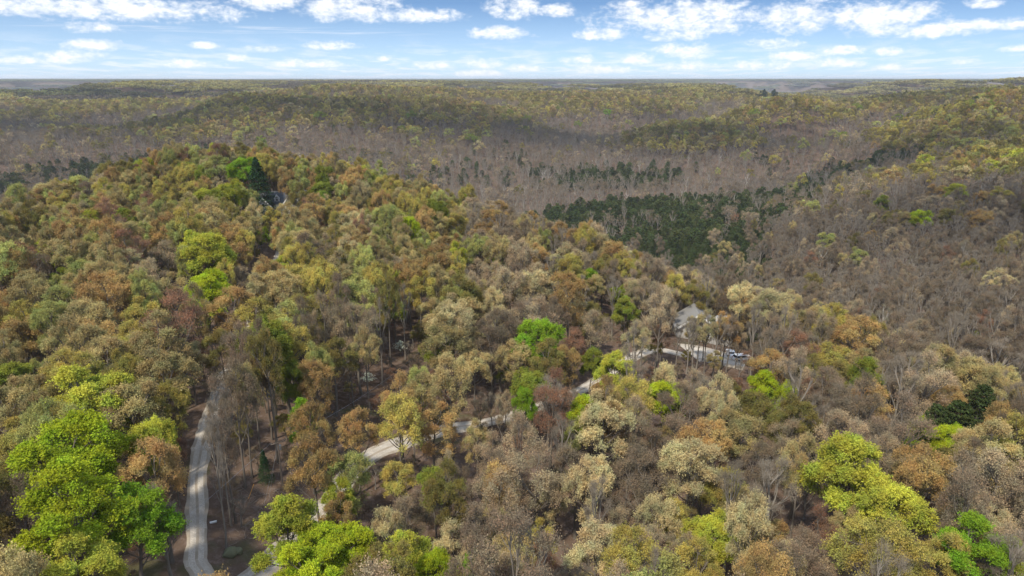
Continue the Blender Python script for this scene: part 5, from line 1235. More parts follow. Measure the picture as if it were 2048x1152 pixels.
FAR_LISTED = [
('C',-20.4,206.0,4.1,16.7),
('M',-5.0,186.0,3.7,15.1),
('C',-40.7,206.9,4.1,16.9),
('T',-7.8,172.7,3.5,14.2),
('M',-12.0,173.3,3.5,14.2),
('M',-89.5,171.8,3.8,15.5),
('C',-55.7,202.7,4.1,16.9),
('M',-33.2,185.6,3.7,15.3),
('LY',-61.4,180.3,3.7,13.9),
('PG',-62.4,171.0,3.6,14.7),
('E',27.0,194.1,3.9,15.9),
('M',41.1,173.6,3.6,14.6),
('PG',-17.9,115.5,2.4,13.0),
('B',-7.7,88.1,2.0,13.0),
('R',-47.3,84.1,2.0,13.0),
('W',86.8,429.0,8.5,20.5),
('G',1.8,108.8,2.2,13.0),
('LG',15.7,127.4,2.6,13.0),
('K',71.2,103.5,2.5,14.0),
('K',132.0,182.3,4.4,14.0),
('PG',-104.3,148.1,3.4,13.9),
('B',-116.4,160.5,3.7,15.1),
('O',-117.5,189.3,4.1,16.8),
('C',76.2,454.6,8.5,20.5),
('M',246.2,402.5,8.5,20.5),
('PG',11.3,101.7,2.1,13.0),
('M',-10.1,90.1,1.9,13.0),
('M',34.6,118.2,2.4,13.0),
('C',195.0,261.5,5.8,20.5),
('R',13.8,140.4,2.6,13.0),
('R',-125.1,231.3,4.6,18.7),
('T',-186.7,252.3,5.4,20.5),
('E',-41.2,132.1,2.5,13.0),
('O',-4.8,176.3,3.2,13.0),
('LG',29.8,174.4,3.2,13.0),
('B',101.2,391.7,7.2,20.5),
('C',-97.5,230.7,4.4,17.9),
('M',-68.8,166.6,3.2,13.1),
('C',-39.7,181.4,3.3,13.6),
('T',23.4,182.4,3.3,13.5),
('T',-49.8,211.5,3.8,15.7),
('W',35.4,189.1,3.4,14.1),
('E',19.3,154.6,2.7,13.0),
('PG',-82.6,111.3,2.4,13.0),
('L',50.9,114.6,2.3,13.0),
('O',-39.8,274.9,4.6,18.7),
('C',15.0,164.6,2.8,13.0),
('E',-115.0,153.0,3.2,13.1),
('LY',-106.5,251.6,4.5,16.6),
('M',-10.1,192.7,3.2,13.3),
('C',-51.8,186.9,3.2,13.3),
('B',-29.9,231.2,3.9,15.8),
('M',1.0,207.4,3.5,14.2),
('E',238.5,370.5,7.2,20.5),
('C',124.9,292.0,5.4,20.5),
('Y',280.3,391.4,7.9,20.5),
('O',7.4,231.4,3.8,15.8),
('R',-123.6,167.4,3.4,14.1),
('E',40.5,115.6,2.2,13.0),
('M',17.4,110.4,2.0,13.0),
('O',62.7,515.2,8.5,20.5),
('T',-75.5,219.4,3.6,14.9),
('E',-54.2,141.2,2.4,13.0),
('Y',-118.4,252.9,4.3,17.6),
('R',-71.6,242.7,3.9,16.1),
('Y',-84.7,237.5,3.9,16.0),
('LG',-40.1,247.7,3.9,14.4),
('Y',-88.0,198.3,3.4,13.9),
('G',22.7,187.8,3.0,13.0),
('B',-30.6,119.7,2.0,13.0),
('B',-92.4,115.0,2.3,13.0),
('M',-1.6,107.0,1.8,13.0),
('E',-74.9,169.6,2.7,13.0),
('R',-49.2,157.2,2.5,13.0),
('L',-124.3,177.0,3.2,13.0),
('LY',-83.6,170.0,2.8,13.0),
('LG',-22.7,186.5,2.8,13.0),
('E',-26.5,168.8,2.6,13.0),
('C',-8.7,163.1,2.5,13.0),
('O',6.2,190.3,2.8,13.0),
('M',38.0,570.5,8.4,20.5),
('Y',-106.0,259.3,4.0,16.6),
('T',-149.4,253.9,4.3,17.5),
('T',-172.5,247.3,4.4,17.9),
('LG',-129.9,274.9,4.4,16.2),
('Y',-78.4,238.8,3.7,15.0),
('LG',-33.2,275.8,4.0,14.9),
('Y',-48.7,138.9,2.2,13.0),
('L',225.8,375.8,6.2,20.5),
('O',245.7,353.4,6.1,20.5),
('LY',371.5,507.5,8.5,20.5),
('LG',-105.4,154.1,2.6,13.0),
('E',-141.9,257.6,4.0,16.3),
('Y',367.7,520.6,8.5,20.5),
('Y',-40.8,152.0,2.2,13.0),
('M',258.6,508.9,7.5,20.5),
('PG',180.3,380.6,5.6,20.5),
('LY',269.3,415.6,6.5,20.5),
('O',267.7,427.6,6.6,20.5),
('O',289.1,522.5,7.8,20.5),
('O',270.6,390.4,6.2,20.5),
('PG',179.7,343.2,5.1,20.5),
('M',204.4,360.2,5.5,20.5),
('E',19.7,162.4,2.2,13.0),
('O',-46.6,662.9,8.5,20.5),
('G',-3.9,206.7,2.6,13.0),
('T',-182.7,243.0,3.8,15.7),
('E',-172.6,239.9,3.7,15.2),
('G',-28.9,266.2,3.4,13.0),
('LG',232.2,426.3,5.8,20.5),
('M',-110.7,145.7,2.2,13.0),
('G',-95.2,726.0,8.5,20.5),
('E',-133.3,238.0,3.2,13.0),
('L',-90.0,232.0,2.9,13.0),
('O',-66.6,260.8,3.1,13.0),
('M',-50.4,239.0,2.9,13.0),
('G',-151.1,276.3,3.6,13.4),
('C',-53.1,277.9,3.3,13.5),
('PG',412.0,635.1,8.5,20.5),
('LY',347.7,579.4,7.3,20.5),
('PG',210.8,473.3,5.7,20.5),
('R',287.0,438.7,5.7,20.5),
('R',-126.5,254.7,3.0,13.0),
('LG',-126.8,223.8,2.7,13.0),
('C',-158.8,240.5,3.1,13.0),
('LY',-110.8,177.0,2.2,13.0),
('E',15.9,210.6,2.3,13.0),
('Y',-135.8,263.1,3.1,13.0),
('LG',-141.9,214.6,2.7,13.0),
('C',-171.5,269.8,3.4,13.9),
('PG',-129.1,168.6,2.2,13.0),
('G',-12.7,211.6,2.2,13.0),
('PG',405.4,600.9,7.3,20.5),
('PG',-470.5,747.0,8.5,20.5),
('L',-82.3,218.1,2.3,13.0),
('Y',317.4,833.4,8.5,20.5),
('Y',-462.3,767.8,8.5,20.5),
('O',-454.8,805.6,8.5,20.5),
('PG',-132.2,940.9,8.5,20.5),
('C',-43.6,965.2,8.5,20.5),
('LY',335.2,481.0,5.1,18.8),
('Y',276.8,654.4,6.2,20.5),
('O',201.3,374.8,3.7,15.4),
('C',-158.0,227.9,2.4,13.0),
('LG',-141.1,271.1,2.6,13.0),
('G',-27.1,261.5,2.3,13.0),
('PG',455.5,636.6,6.7,20.5),
('PG',286.3,852.4,7.8,20.5),
('LG',-59.1,1002.3,8.5,20.5),
('PG',-360.3,940.8,8.5,20.5),
('G',-23.5,254.9,2.2,13.0),
('PG',-137.7,1004.8,8.5,20.5),
('PG',-91.3,1018.6,8.5,20.5),
('PG',-37.8,1034.0,8.5,20.5),
('LG',-279.8,1027.1,8.5,20.5),
('Y',238.7,1046.6,8.5,20.5),
('LG',-155.0,1073.1,8.5,20.5),
('Y',274.3,1060.3,8.5,20.5),
('Y',378.6,1055.2,8.5,20.5),
('Y',248.0,515.2,4.4,17.9),
('PG',402.5,1048.3,8.5,20.5),
('PG',469.0,1022.4,8.5,20.5),
('LG',482.7,1020.2,8.5,20.5),
('LG',373.7,1087.1,8.5,20.5),
('PG',-322.4,936.8,7.1,20.5),
('PG',363.4,862.6,6.7,20.5),
('PG',-360.0,917.7,7.1,20.5),
('C',-297.6,950.2,7.1,20.5),
('LG',23.3,1206.4,8.5,20.5),
('LG',-7.0,1220.8,8.5,20.5),
('PG',561.7,1083.9,8.5,20.5),
('LG',606.0,1107.3,8.5,20.5),
('LG',569.1,1162.5,8.5,20.5),
('LG',122.6,1297.2,8.5,20.5),
('LG',-325.1,904.7,6.2,20.5),
('PG',-747.4,1121.0,8.5,20.5),
('PG',225.1,1349.1,8.5,20.5),
('G',189.5,1396.7,8.5,20.5),
('PG',-669.2,1308.4,8.5,20.5),
('PG',-657.6,1344.6,8.5,20.5),
('Y',460.9,1485.6,8.5,20.5),
('LG',323.6,491.3,3.2,13.0)]


# ------------------------------------------------------------------ gravel roads
def gravel_material():
    m, g, out = new_mat('pale gravel')
    pos = g.n('ShaderNodeNewGeometry').outputs['Position']
    at = g.n('ShaderNodeAttribute', attribute_type='GEOMETRY', attribute_name='tone').outputs['Fac']
    n1 = g.noise(pos, 0.5, 5, 0.65); n2 = g.noise(pos, 6.0, 4, 0.7)
    c = g.mix(g.rng(n1, 0.3, 0.7), (0.42, 0.37, 0.30, 1), (0.60, 0.54, 0.45, 1))
    c = g.mix(g.rng(n2, 0.3, 0.8), c, (0.30, 0.27, 0.24, 1))
    c = g.mix(g.m('MULTIPLY', g.rng(at, 0.25, 0.9), g.rng(n1, 0.2, 0.6)), c, (0.30, 0.25, 0.19, 1))
    p = g.n('ShaderNodeBsdfDiffuse'); g.put(p.inputs['Color'], c)
    g.t.links.new(p.outputs[0], out.inputs[0])
    return m


M_GRAVEL = gravel_material()


def smooth_path(P, step=1.2):
    P = np.array(P, float); out = []
    Q = np.vstack([2 * P[0] - P[1], P, 2 * P[-1] - P[-2]])
    for i in range(1, len(Q) - 2):
        L = np.linalg.norm(Q[i + 1] - Q[i]); n = max(2, int(L / step))
        for t in np.arange(n) / n:
            out.append(0.5 * (2 * Q[i] + (Q[i + 1] - Q[i - 1]) * t + (2 * Q[i - 1] - 5 * Q[i] + 4 * Q[i + 1] - Q[i + 2]) * t * t + (3 * Q[i] - Q[i - 1] - 3 * Q[i + 1] + Q[i + 2]) * t ** 3))
    out.append(P[-1]); return np.array(out)


def road(name, path, half, label, lift=0.07, seed=1):
    rs = np.random.RandomState(seed)
    P = smooth_path(path); n = len(P)
    T = np.gradient(P, axis=0); T /= np.linalg.norm(T, axis=1, keepdims=True)
    N = np.stack([-T[:, 1], T[:, 0]], 1)
    cols = [-1.0, -0.86, -0.62, -0.48, -0.34, -0.12, 0.12, 0.34, 0.48, 0.62, 0.86, 1.0]
    edge = np.convolve(rs.normal(size=n + 8), np.ones(5) / 5, 'same')[4:-4] * 0.5
    edge2 = np.convolve(rs.normal(size=n + 8), np.ones(5) / 5, 'same')[4:-4] * 0.5
    b = Buf(); V = []
    for c in cols:
        w = c * (half + (edge if c < 0 else edge2) * abs(c))
        q = P + N * np.asarray(w)[:, None]
        z = ground(q[:, 0], q[:, 1]) + lift - (0.13 if abs(c) == 1 else 0.0) - (0.03 if abs(c) in (0.48,) else 0)
        V.append(np.c_[q, z])
    V = np.stack(V, 1); b.verts(V)
    k = len(cols)
    tone_c = [1.0, .8, .3, 0, .2, 1.0, .2, 0, .3, .8, 1.0]
    i, j = np.meshgrid(np.arange(n - 1), np.arange(k - 1), indexing='ij'); s = i * k + j
    f = np.stack([s, s + k, s + k + 1, s + 1], -1).reshape(-1, 4)
    b.quads(f[:, ::-1], 0, np.tile(tone_c, n - 1) * (0.6 + 0.5 * np.repeat(rs.rand(n - 1), k - 1)))
    o = b.build(name, [M_GRAVEL], smooth=True)
    o.data.flip_normals()
    tag(o, label, None, None, 'structure')
    return o


for (nme, lab, path, half, lift) in ROAD_DEFS:
    road(nme, path, half, lab, lift)

# ------------------------------------------------------------------ single trees
TREE_GROUP = 'spring woodland trees nearest the viewpoint'
for (key, sh, x, y, sc, sxy, rz, tj, cat, nme, label) in IND:
    H, R, _p, bark, lm = SHAPES[sh]
    e = bpy.data.objects.new(nme, None); col.objects.link(e)
    e.location = (x, y, gz(x, y) - 0.15); e.rotation_euler[2] = rz
    e.scale = (sxy, sxy, sc)
    e.empty_display_size = 0.5
    tag(e, label, cat, TREE_GROUP)
    c0 = PAL[key][1]
    t = bpy.data.objects.new('trunk', TRUNK_ME[sh]); col.objects.link(t); t.parent = e
    c = bpy.data.objects.new('crown', CROWN_ME[sh]); col.objects.link(c); c.parent = e
    c['tint'] = [c0[0] * tj, c0[1] * tj ** 0.9, c0[2] * tj]

# ------------------------------------------------------------------ the rest of the forest (stuff)
protos = bpy.data.collections.new('tree shapes')       # only sources for the forest, never linked to the scene
PROTO_ID = {}


def add_proto(name, me):
    o = bpy.data.objects.new('p%03d_%s' % (len(PROTO_ID), name), me)
    protos.objects.link(o); PROTO_ID[name] = len(PROTO_ID)


for nme in SH_NAMES:
    H, R, (wood, twg, lf), bark, leafm = SHAPES[nme]
    b = Buf().merge(wood).merge(twg, {0: 1}).merge(lf, {0: 2})
    add_proto(nme, b.mesh(nme, [bark, M_TWIG, leafm]))


# lighter versions of the same kinds for slopes farther than about half a kilometre
FARS = {}
for i in range(3): FARS['far_full%d' % i] = (broadleaf(700 + i, 16, 5.2, nlimb=9, nsub=5, ntip=4, ntw=4, nleaf=3, leaf=0.62, base=.34), M_BARK, M_LEAF)
for i in range(3): FARS['far_half%d' % i] = (broadleaf(710 + i, 16, 5.2, nlimb=9, nsub=5, ntip=4, ntw=4, nleaf=3, leaf=0.50, base=.32), M_BARK, M_LEAF)
for i in range(3): FARS['far_bud%d' % i] = (broadleaf(720 + i, 16, 4.8, nlimb=8, nsub=5, ntip=4, ntw=5, nleaf=1, leaf=0.45, base=.30, twig=1.4, spread=1.1, limb=1.4), M_LIMB, M_LEAF)
for i in range(3): FARS['far_bare%d' % i] = (broadleaf(730 + i, 17, 3.7, nlimb=7, nsub=5, ntip=3, ntw=6, nleaf=0, leaf=0.2, base=.30, twig=1.5, upl=1.2, spread=1.5, limb=2.0), M_LIMB, M_LEAF)
for i in range(2): FARS['far_pale%d' % i] = (broadleaf(740 + i, 18, 3.9, nlimb=7, nsub=5, ntip=3, ntw=4, nleaf=0, base=.28, twig=1.4, upl=1.1, spread=1.4, limb=2.2), M_PALE, M_LEAF)
for i in range(2): FARS['far_cedar%d' % i] = (conifer(750 + i, 12.5, 3.9, 60, 16, 0.95, 0.08, -0.05, 0.42 + .2 * i), M_BARK, M_NEEDLE)
for nme, ((wood, twg, lf), bark, leafm) in FARS.items():
    b = Buf().merge(wood).merge(twg, {0: 1}).merge(lf, {0: 2})
    add_proto(nme, b.mesh(nme, [bark, M_TWIG, leafm]))
FSH = {'full': ('far_full', 3), 'half': ('far_half', 3), 'bud': ('far_bud', 3), 'bare': ('far_bare', 3), 'pale': ('far_pale', 2), 'cedar': ('far_cedar', 2), 'spruce': ('far_cedar', 2)}

# groves of small far crowns for the plateau kilometres away
for i in range(4):
    rs = np.random.RandomState(800 + i)
    b = Buf()
    for cx in range(7):
        for cy in range(7):
            p = ((cx - 3) * 12 + rs.normal() * 3, (cy - 3) * 12 + rs.normal() * 3)
            R = 5.5 + rs.rand() * 3; H = 14 + rs.rand() * 6
            n = 46
            d = rs.normal(size=(n, 3)); d[:, 2] = np.abs(d[:, 2]) * 0.9 + 0.05; d /= np.linalg.norm(d, axis=1, keepdims=True)
            C = d * np.array([R, R, R * 0.75]) * (0.8 + 0.2 * rs.rand(n, 1)) + np.array([p[0], p[1], H - R * 0.75])
            b.leaves(C, 3.4, rs, 0, np.clip(rs.rand() * 0.75 + rs.rand(n) * 0.25, 0, 1), 1.2, 0.9)
    add_proto('grove%d' % i, b.mesh('grove', [M_LEAF]))


def forest_group():
    ng = bpy.data.node_groups.new('trees on points', 'GeometryNodeTree')
    ng.interface.new_socket('Geometry', in_out='INPUT', socket_type='NodeSocketGeometry')
    ng.interface.new_socket('Geometry', in_out='OUTPUT', socket_type='NodeSocketGeometry')
    n = ng.nodes; l = ng.links
    gi, go_ = n.new('NodeGroupInput'), n.new('NodeGroupOutput')
    ci = n.new('GeometryNodeCollectionInfo')
    ci.inputs['Collection'].default_value = protos
    ci.inputs['Separate Children'].default_value = True
    ci.inputs['Reset Children'].default_value = True
    def attr(name, typ):
        a = n.new('GeometryNodeInputNamedAttribute'); a.data_type = typ; a.inputs['Name'].default_value = name
        return a.outputs['Attribute']
    iop = n.new('GeometryNodeInstanceOnPoints')
    iop.inputs['Pick Instance'].default_value = True
    l.new(gi.outputs[0], iop.inputs['Points'])
    l.new(ci.outputs[0], iop.inputs['Instance'])
    l.new(attr('pick', 'INT'), iop.inputs['Instance Index'])
    l.new(attr('rot', 'FLOAT_VECTOR'), iop.inputs['Rotation'])
    l.new(attr('size', 'FLOAT_VECTOR'), iop.inputs['Scale'])
    l.new(iop.outputs[0], go_.inputs[0])
    return ng


NG = forest_group()


def scatter(name, P, pick, rz, size, tint, label, cat=None):
    me = bpy.data.meshes.new(name)
    me.vertices.add(len(P)); me.vertices.foreach_set('co', np.asarray(P, np.float32).ravel())
    a = me.attributes.new('pick', 'INT', 'POINT'); a.data.foreach_set('value', np.asarray(pick, np.int32))
    rot = np.zeros((len(P), 3), np.float32); rot[:, 2] = rz
    a = me.attributes.new('rot', 'FLOAT_VECTOR', 'POINT'); a.data.foreach_set('vector', rot.ravel())
    a = me.attributes.new('size', 'FLOAT_VECTOR', 'POINT'); a.data.foreach_set('vector', np.asarray(size, np.float32).ravel())
    a = me.attributes.new('tint', 'FLOAT_VECTOR', 'POINT'); a.data.foreach_set('vector', np.asarray(tint, np.float32).ravel())
    o = bpy.data.objects.new(name, me); col.objects.link(o)
    md = o.modifiers.new('trees', 'NODES'); md.node_group = NG
    tag(o, label, cat, None, 'stuff')
    return o


RS = np.random.RandomState(11)
rowsP = {'forest': [], 'cedar_woods': [], 'undergrowth': []}


def put(which, x, y, z, pick, rz, sxy, sz, tint):
    rowsP[which].append((x, y, z, pick, rz, sxy, sxy, sz, tint[0], tint[1], tint[2]))


TAKEN = np.array([(r[2], r[3], r[5] * 4.3) for r in IND] + [(r[1], r[2], r[3]) for r in FAR_LISTED])
for key, x, y, R, H in FAR_LISTED:
    fam, c0 = PAL[key]; d = math.hypot(x, y)
    if d < 520:
        nm = fam + str(int(RS.randint(NSH[fam]))); h0, r0 = SHAPES[nm][:2]
    else:
        f, k = FSH[fam]; nm = f + str(int(RS.randint(k))); h0, r0 = (12.5, 3.1) if fam in ('cedar', 'spruce') else (16, 5)
    tj = RS.uniform(0.9, 1.12)
    put('forest', x, y, gz(x, y) - .2, PROTO_ID[nm], RS.rand() * 6.28, R / r0, H / h0, [v * tj for v in c0])


def fill(d0, d1, cell, far, only_cedar=False):
    X, Y = jitter_grid(d0, d1, cell, RS)
    if only_cedar:
        m = RS.rand(len(X)) < (cedar_prob(X, Y, np.full(len(X), 0.0)) - 0.5) * 1.3
        X, Y = X[m], Y[m]
    k = clearings(X, Y)
    X, Y = X[k], Y[k]
    if d0 < 900:
        near = TAKEN
        for i in range(0, len(X), 2000):
            s = slice(i, i + 2000)
            dd = np.hypot(X[s, None] - near[:, 0], Y[s, None] - near[:, 1])
            ok = (dd > near[:, 2] * 0.62 + cell * 0.34).all(1)
            X[s] = np.where(ok, X[s], np.nan)
        m = ~np.isnan(X); X, Y = X[m], Y[m]
    if d0 < 100:
        m = ~covers_views(X, Y); X, Y = X[m], Y[m]
    Z = ground(X, Y)
    kinds = choose_kinds(X, Y, Z, RS) if not only_cedar else list(RS.choice(['K', 'Q'], len(X)))
    for x, y, z, key in zip(X, Y, Z, kinds):
        fam, c0 = PAL[key]
        u = RS.rand(); tj = RS.uniform(0.72, 1.28) if far else RS.uniform(0.72, 1.30)
        w = 'cedar_woods' if fam == 'cedar' else 'forest'
        hh = 1 + 0.10 * RS.normal()
        if far:
            f, k = FSH[fam]; nm = f + str(int(RS.randint(k))); s = (0.66 + 0.66 * u)
            sz = hh * (0.92 + 0.2 * u)
        else:
            nm = fam + str(int(RS.randint(NSH[fam]))); s = 0.58 + 0.46 * u * u + 0.1 * RS.rand()
            sz = hh * (0.90 + 0.2 * u)
        if fam == 'cedar': tj = RS.uniform(0.65, 1.45); s = (0.7 + 0.7 * u) * (1.1 if far else 1.0); sz = 0.65 + 0.5 * RS.rand()
        put(w, x, y, z - .2, PROTO_ID[nm], RS.rand() * 6.28, s, sz, (c0[0] * tj, c0[1] * tj, c0[2] * tj))


def covers_views(X, Y):
    """trees that would stand in the open gaps through which road, yard and roof are seen from above"""
    Zg = ground(X, Y); bad = np.zeros(len(X), bool)
    for vx, vy, vz, r in VIEWS:
        for hh in (7.0, 9.5, 12.0, 14.5, 17.0):
            t = (CAM_Z - (Zg + hh)) / (CAM_Z - vz)
            ok = (t > 0.2) & (t < 0.995)
            ok &= np.hypot(X - vx, Y - vy) > 1.0
            bad |= ok & (np.hypot(X - vx * t, Y - vy * t) < r)
    return bad

fill(45, 520, 5.9, False)
fill(520, 1900, 9.3, True)
fill(395, 520, 6.5, False, True)
fill(520, 1200, 6.5, True, True)
# plateau farther out: groves
for d0, d1, cell, s in ((1900, 4600, 74, 1.0), (4600, 12000, 150, 2.0), (12000, 30000, 420, 5.6)):
    X, Y = jitter_grid(d0, d1, cell, RS)
    k = clearings(X, Y); X, Y = X[k], Y[k]
    Z = ground(X, Y)
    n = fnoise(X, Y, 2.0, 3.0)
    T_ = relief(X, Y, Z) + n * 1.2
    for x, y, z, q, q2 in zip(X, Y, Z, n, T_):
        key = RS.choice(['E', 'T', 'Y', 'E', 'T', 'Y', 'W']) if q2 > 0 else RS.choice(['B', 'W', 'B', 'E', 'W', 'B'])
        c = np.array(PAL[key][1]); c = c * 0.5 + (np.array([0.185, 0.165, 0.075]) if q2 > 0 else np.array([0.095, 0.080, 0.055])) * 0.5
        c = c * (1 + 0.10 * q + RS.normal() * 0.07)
        if d0 >= 4600: c = c * 0.4 + np.array([0.13, 0.15, 0.08]) * 0.6
        put('forest', x, y, z - 1, PROTO_ID['grove%d' % RS.randint(4)], RS.rand() * 6.28, s, 1.0 if s < 3 else 1.3, c)

# pine rows behind the far pasture
for p0, p1, yy, st in ((1502, 1536, 1905, 4.5), (1562, 1700, 1930, 7.0), (1255, 1300, 2440, 7.0)):
    for xx in np.arange((p0 - 1024) / 1366 * yy, (p1 - 1024) / 1366 * yy, st):
        x, y = xx + RS.normal() * 1.5, yy + RS.normal() * 8
        put('cedar_woods', x, y, gz(x, y) - .3, PROTO_ID['far_cedar%d' % RS.randint(2)], RS.rand() * 6, 1.3, RS.uniform(1.1, 1.7), (0.035, 0.048, 0.022))

# saplings and brush between the trunks
X, Y = jitter_grid(40, 330, 6.5, RS)
k = clearings(X, Y); X, Y = X[k], Y[k]; Z = ground(X, Y)
for x, y, z in zip(X, Y, Z):
    r = RS.rand()
    key = 'B' if r < .35 else 'W' if r < .6 else 'E' if r < .72 else 'R' if r < .84 else 'LG' if r < .9 else 'T'
    fam, c0 = PAL[key]; nm = ('half' if fam == 'full' else fam) + str(int(RS.randint(3 if fam != 'pale' else 2)))
    s = RS.uniform(0.20, 0.42)
    put('undergrowth', x, y, z - .1, PROTO_ID[nm], RS.rand() * 6.28, s * 1.1, s * RS.uniform(0.7, 1.1), [v * 0.9 for v in c0])

LABS = {'forest': 'spring forest of budding broadleaf trees covering the hills to the horizon',
        'cedar_woods': 'dark green cedar woods on the lower slopes of the valleys',
        'undergrowth': 'brown saplings and brush between the tree trunks'}
for k, rr in rowsP.items():
    a = np.array(rr)
    scatter(k, a[:, :3], a[:, 3], a[:, 4], a[:, 5:8], a[:, 8:11], LABS[k])
    print(k, len(a))

# ------------------------------------------------------------------ buildings and other things
M_SIDING = simple_mat('warm white siding', (0.55, 0.53, 0.49), 0.6, 0.06, 2.0)
M_GREYSID = simple_mat('light grey siding', (0.36, 0.34, 0.31), 0.6, 0.08, 2.0)
M_SHINGLE = simple_mat('dark grey shingles', (0.085, 0.088, 0.092), 0.95, 0.25, 6.0, bump=0.3, spec=0.05)
M_METALROOF = simple_mat('pale metal roof', (0.26, 0.25, 0.235), 0.45, 0.10, 1.0, metal=0.2)
M_WHITE = simple_mat('white trim paint', (0.78, 0.77, 0.74), 0.5, 0.04, 4.0)
M_GLASS = simple_mat('dark window glass', (0.03, 0.032, 0.036), 0.25, 0.1, 1.0, spec=0.4)
M_STONE = simple_mat('grey stone', (0.25, 0.23, 0.20), 0.9, 0.3, 1.5, bump=0.6)
M_DARK = simple_mat('dark brown timber', (0.06, 0.045, 0.035), 0.8, 0.3, 3.0)
M_BRICK = simple_mat('red brown brick', (0.20, 0.085, 0.055), 0.85, 0.25, 5.0, bump=0.3)
M_POLE = simple_mat('weathered pole wood', (0.22, 0.17, 0.125), 0.85, 0.3, 3.0)
M_STEEL = simple_mat('galvanised steel', (0.35, 0.36, 0.37), 0.4, 0.1, 4.0, metal=0.7)
M_YELLOW = simple_mat('orange yellow plastic', (0.70, 0.32, 0.05), 0.5, 0.1, 2.0)
M_PAINT = simple_mat('white car paint', (0.75, 0.75, 0.74), 0.25, 0.03, 1.0, spec=0.6)
M_RUBBER = simple_mat('black rubber', (0.02, 0.02, 0.02), 0.8, 0.2, 3.0)
M_MOSS = simple_mat('mossy rock', (0.16, 0.16, 0.09), 0.95, 0.5, 1.2, bump=0.8)
M_RED = simple_mat('red lamp plastic', (0.4, 0.02, 0.02), 0.3, 0.05, 1.0)


def empty(name, loc, rz=0.0, label=None, cat=None, group=None):
    e = bpy.data.objects.new(name, None); col.objects.link(e)
    e.location = loc; e.rotation_euler[2] = rz; e.empty_display_size = 0.5
    return tag(e, label, cat, group)


def gable(b, x0, x1, y0, y1, z0, zr, over=0.4, th=0.18, along='x', mat=0):
    """two roof slopes as one closed body; the ridge runs along x or y"""
    if along == 'x':
        ym = (y0 + y1) / 2; s = (zr - z0) / (ym - y0); e = over
        poly = [(y0 - e, z0 - e * s), (ym, zr), (y1 + e, z0 - e * s), (y1 + e, z0 - e * s + th), (ym, zr + th * 1.3), (y0 - e, z0 - e * s + th)]
        for q in ([poly[0], poly[1], poly[4], poly[5]], [poly[1], poly[2], poly[3], poly[4]]):
            b.prism(q, 0, x0 - over, x1 + over, mat)
    else:
        xm = (x0 + x1) / 2; s = (zr - z0) / (xm - x0); e = over
        poly = [(x0 - e, z0 - e * s), (xm, zr), (x1 + e, z0 - e * s), (x1 + e, z0 - e * s + th), (xm, zr + th * 1.3), (x0 - e, z0 - e * s + th)]
        for q in ([poly[0], poly[1], poly[4], poly[5]], [poly[1], poly[2], poly[3], poly[4]]):
            b.prism(q, 1, y0 - over, y1 + over, mat)


def window(parent, x, y, z, w, h, face='-y', name='window'):
    b = Buf(); t = 0.10
    fr = Buf()
    def bx(B, a0, a1, c0, c1, d0, d1):
        if face == '-y': B.box(x + a0, x + a1, y - d1, y - d0, z + c0, z + c1)
        else: B.box(x - d1 if face == '-x' else x + d0, x - d0 if face == '-x' else x + d1, y + a0, y + a1, z + c0, z + c1)
    bx(fr, -w / 2 - t, -w / 2, -t, h + t, 0.0, 0.07); bx(fr, w / 2, w / 2 + t, -t, h + t, 0.0, 0.07)
    bx(fr, -w / 2, w / 2, -t, 0, 0.0, 0.07); bx(fr, -w / 2, w / 2, h, h + t, 0.0, 0.07)
    bx(fr, -0.03, 0.03, 0, h, 0.03, 0.065)
    o = fr.build(name, [M_WHITE], parent)
    bx(b, -w / 2, w / 2, 0, h, 0.0, 0.03)
    b.build('pane', [M_GLASS], o)
    return o


def rake_trim(b, x0, x1, y, z0, zr, wdt=0.28, proud=0.06, over=0.4):
    """white boards along the two slopes of a gable that faces -y"""
    xm = (x0 + x1) / 2; s = (zr - z0) / (xm - x0)
    xa, xb = x0 - over, x1 + over
    b.prism([(xa, z0 - over * s - wdt), (xm, zr - wdt), (xm, zr + 0.30), (xa, z0 - over * s + 0.24)], 1, y - over - 0.1, y - over - 0.02)
    b.prism([(xm, zr - wdt), (xb, z0 - over * s - wdt), (xb, z0 - over * s + 0.24), (xm, zr + 0.30)], 1, y - over - 0.1, y - over - 0.02)


# ---- hilltop house: several white edged gables and dormers under a dark roof
hx, hy = (-91.4, 270.85)
h = empty('hilltop_house', (hx, hy, gz(hx, hy)), math.radians(14), 'white-trimmed gabled house with dark roof hidden among hilltop trees', 'house')
b = Buf(); b.box(-9, 9, 0, 9, -1.5, 5.2)
b.prism([(0, 5.2), (9, 5.2), (4.5, 9.0)], 0, -9, 9)
b.box(-10.2, -4.2, -4.5, 0.0, -1.5, 4.6); b.prism([(-10.2, 4.6), (-4.2, 4.6), (-7.2, 8.0)], 1, -4.5, 0.0)
b.box(0.2, 4.6, -2.2, 0.0, -1.5, 5.2); b.prism([(0.2, 5.2), (4.6, 5.2), (2.4, 8.2)], 1, -2.2, 0.0)
b.build('wall', [M_SIDING], h)
r = Buf(); gable(r, -9, 9, 0, 9, 5.2, 9.05, 0.5)
gable(r, -10.2, -4.2, -4.5, 2.5, 4.62, 8.05, 0.45, along='y')
gable(r, 0.2, 4.6, -2.2, 2.5, 5.22, 8.25, 0.4, along='y')
ro = r.build('roof', [M_SHINGLE], h)
c = Buf(); c.box(6.2, 7.4, 5.2, 6.4, 6.5, 10.8); c.box(6.05, 7.55, 5.05, 6.55, 10.8, 11.05); c.build('chimney', [M_STONE], ro)
t = Buf(); rake_trim(t, -10.2, -4.2, -4.5, 4.62, 8.05); rake_trim(t, 0.2, 4.6, -2.2, 5.22, 8.25); t.build('gable_trim', [M_WHITE], h)
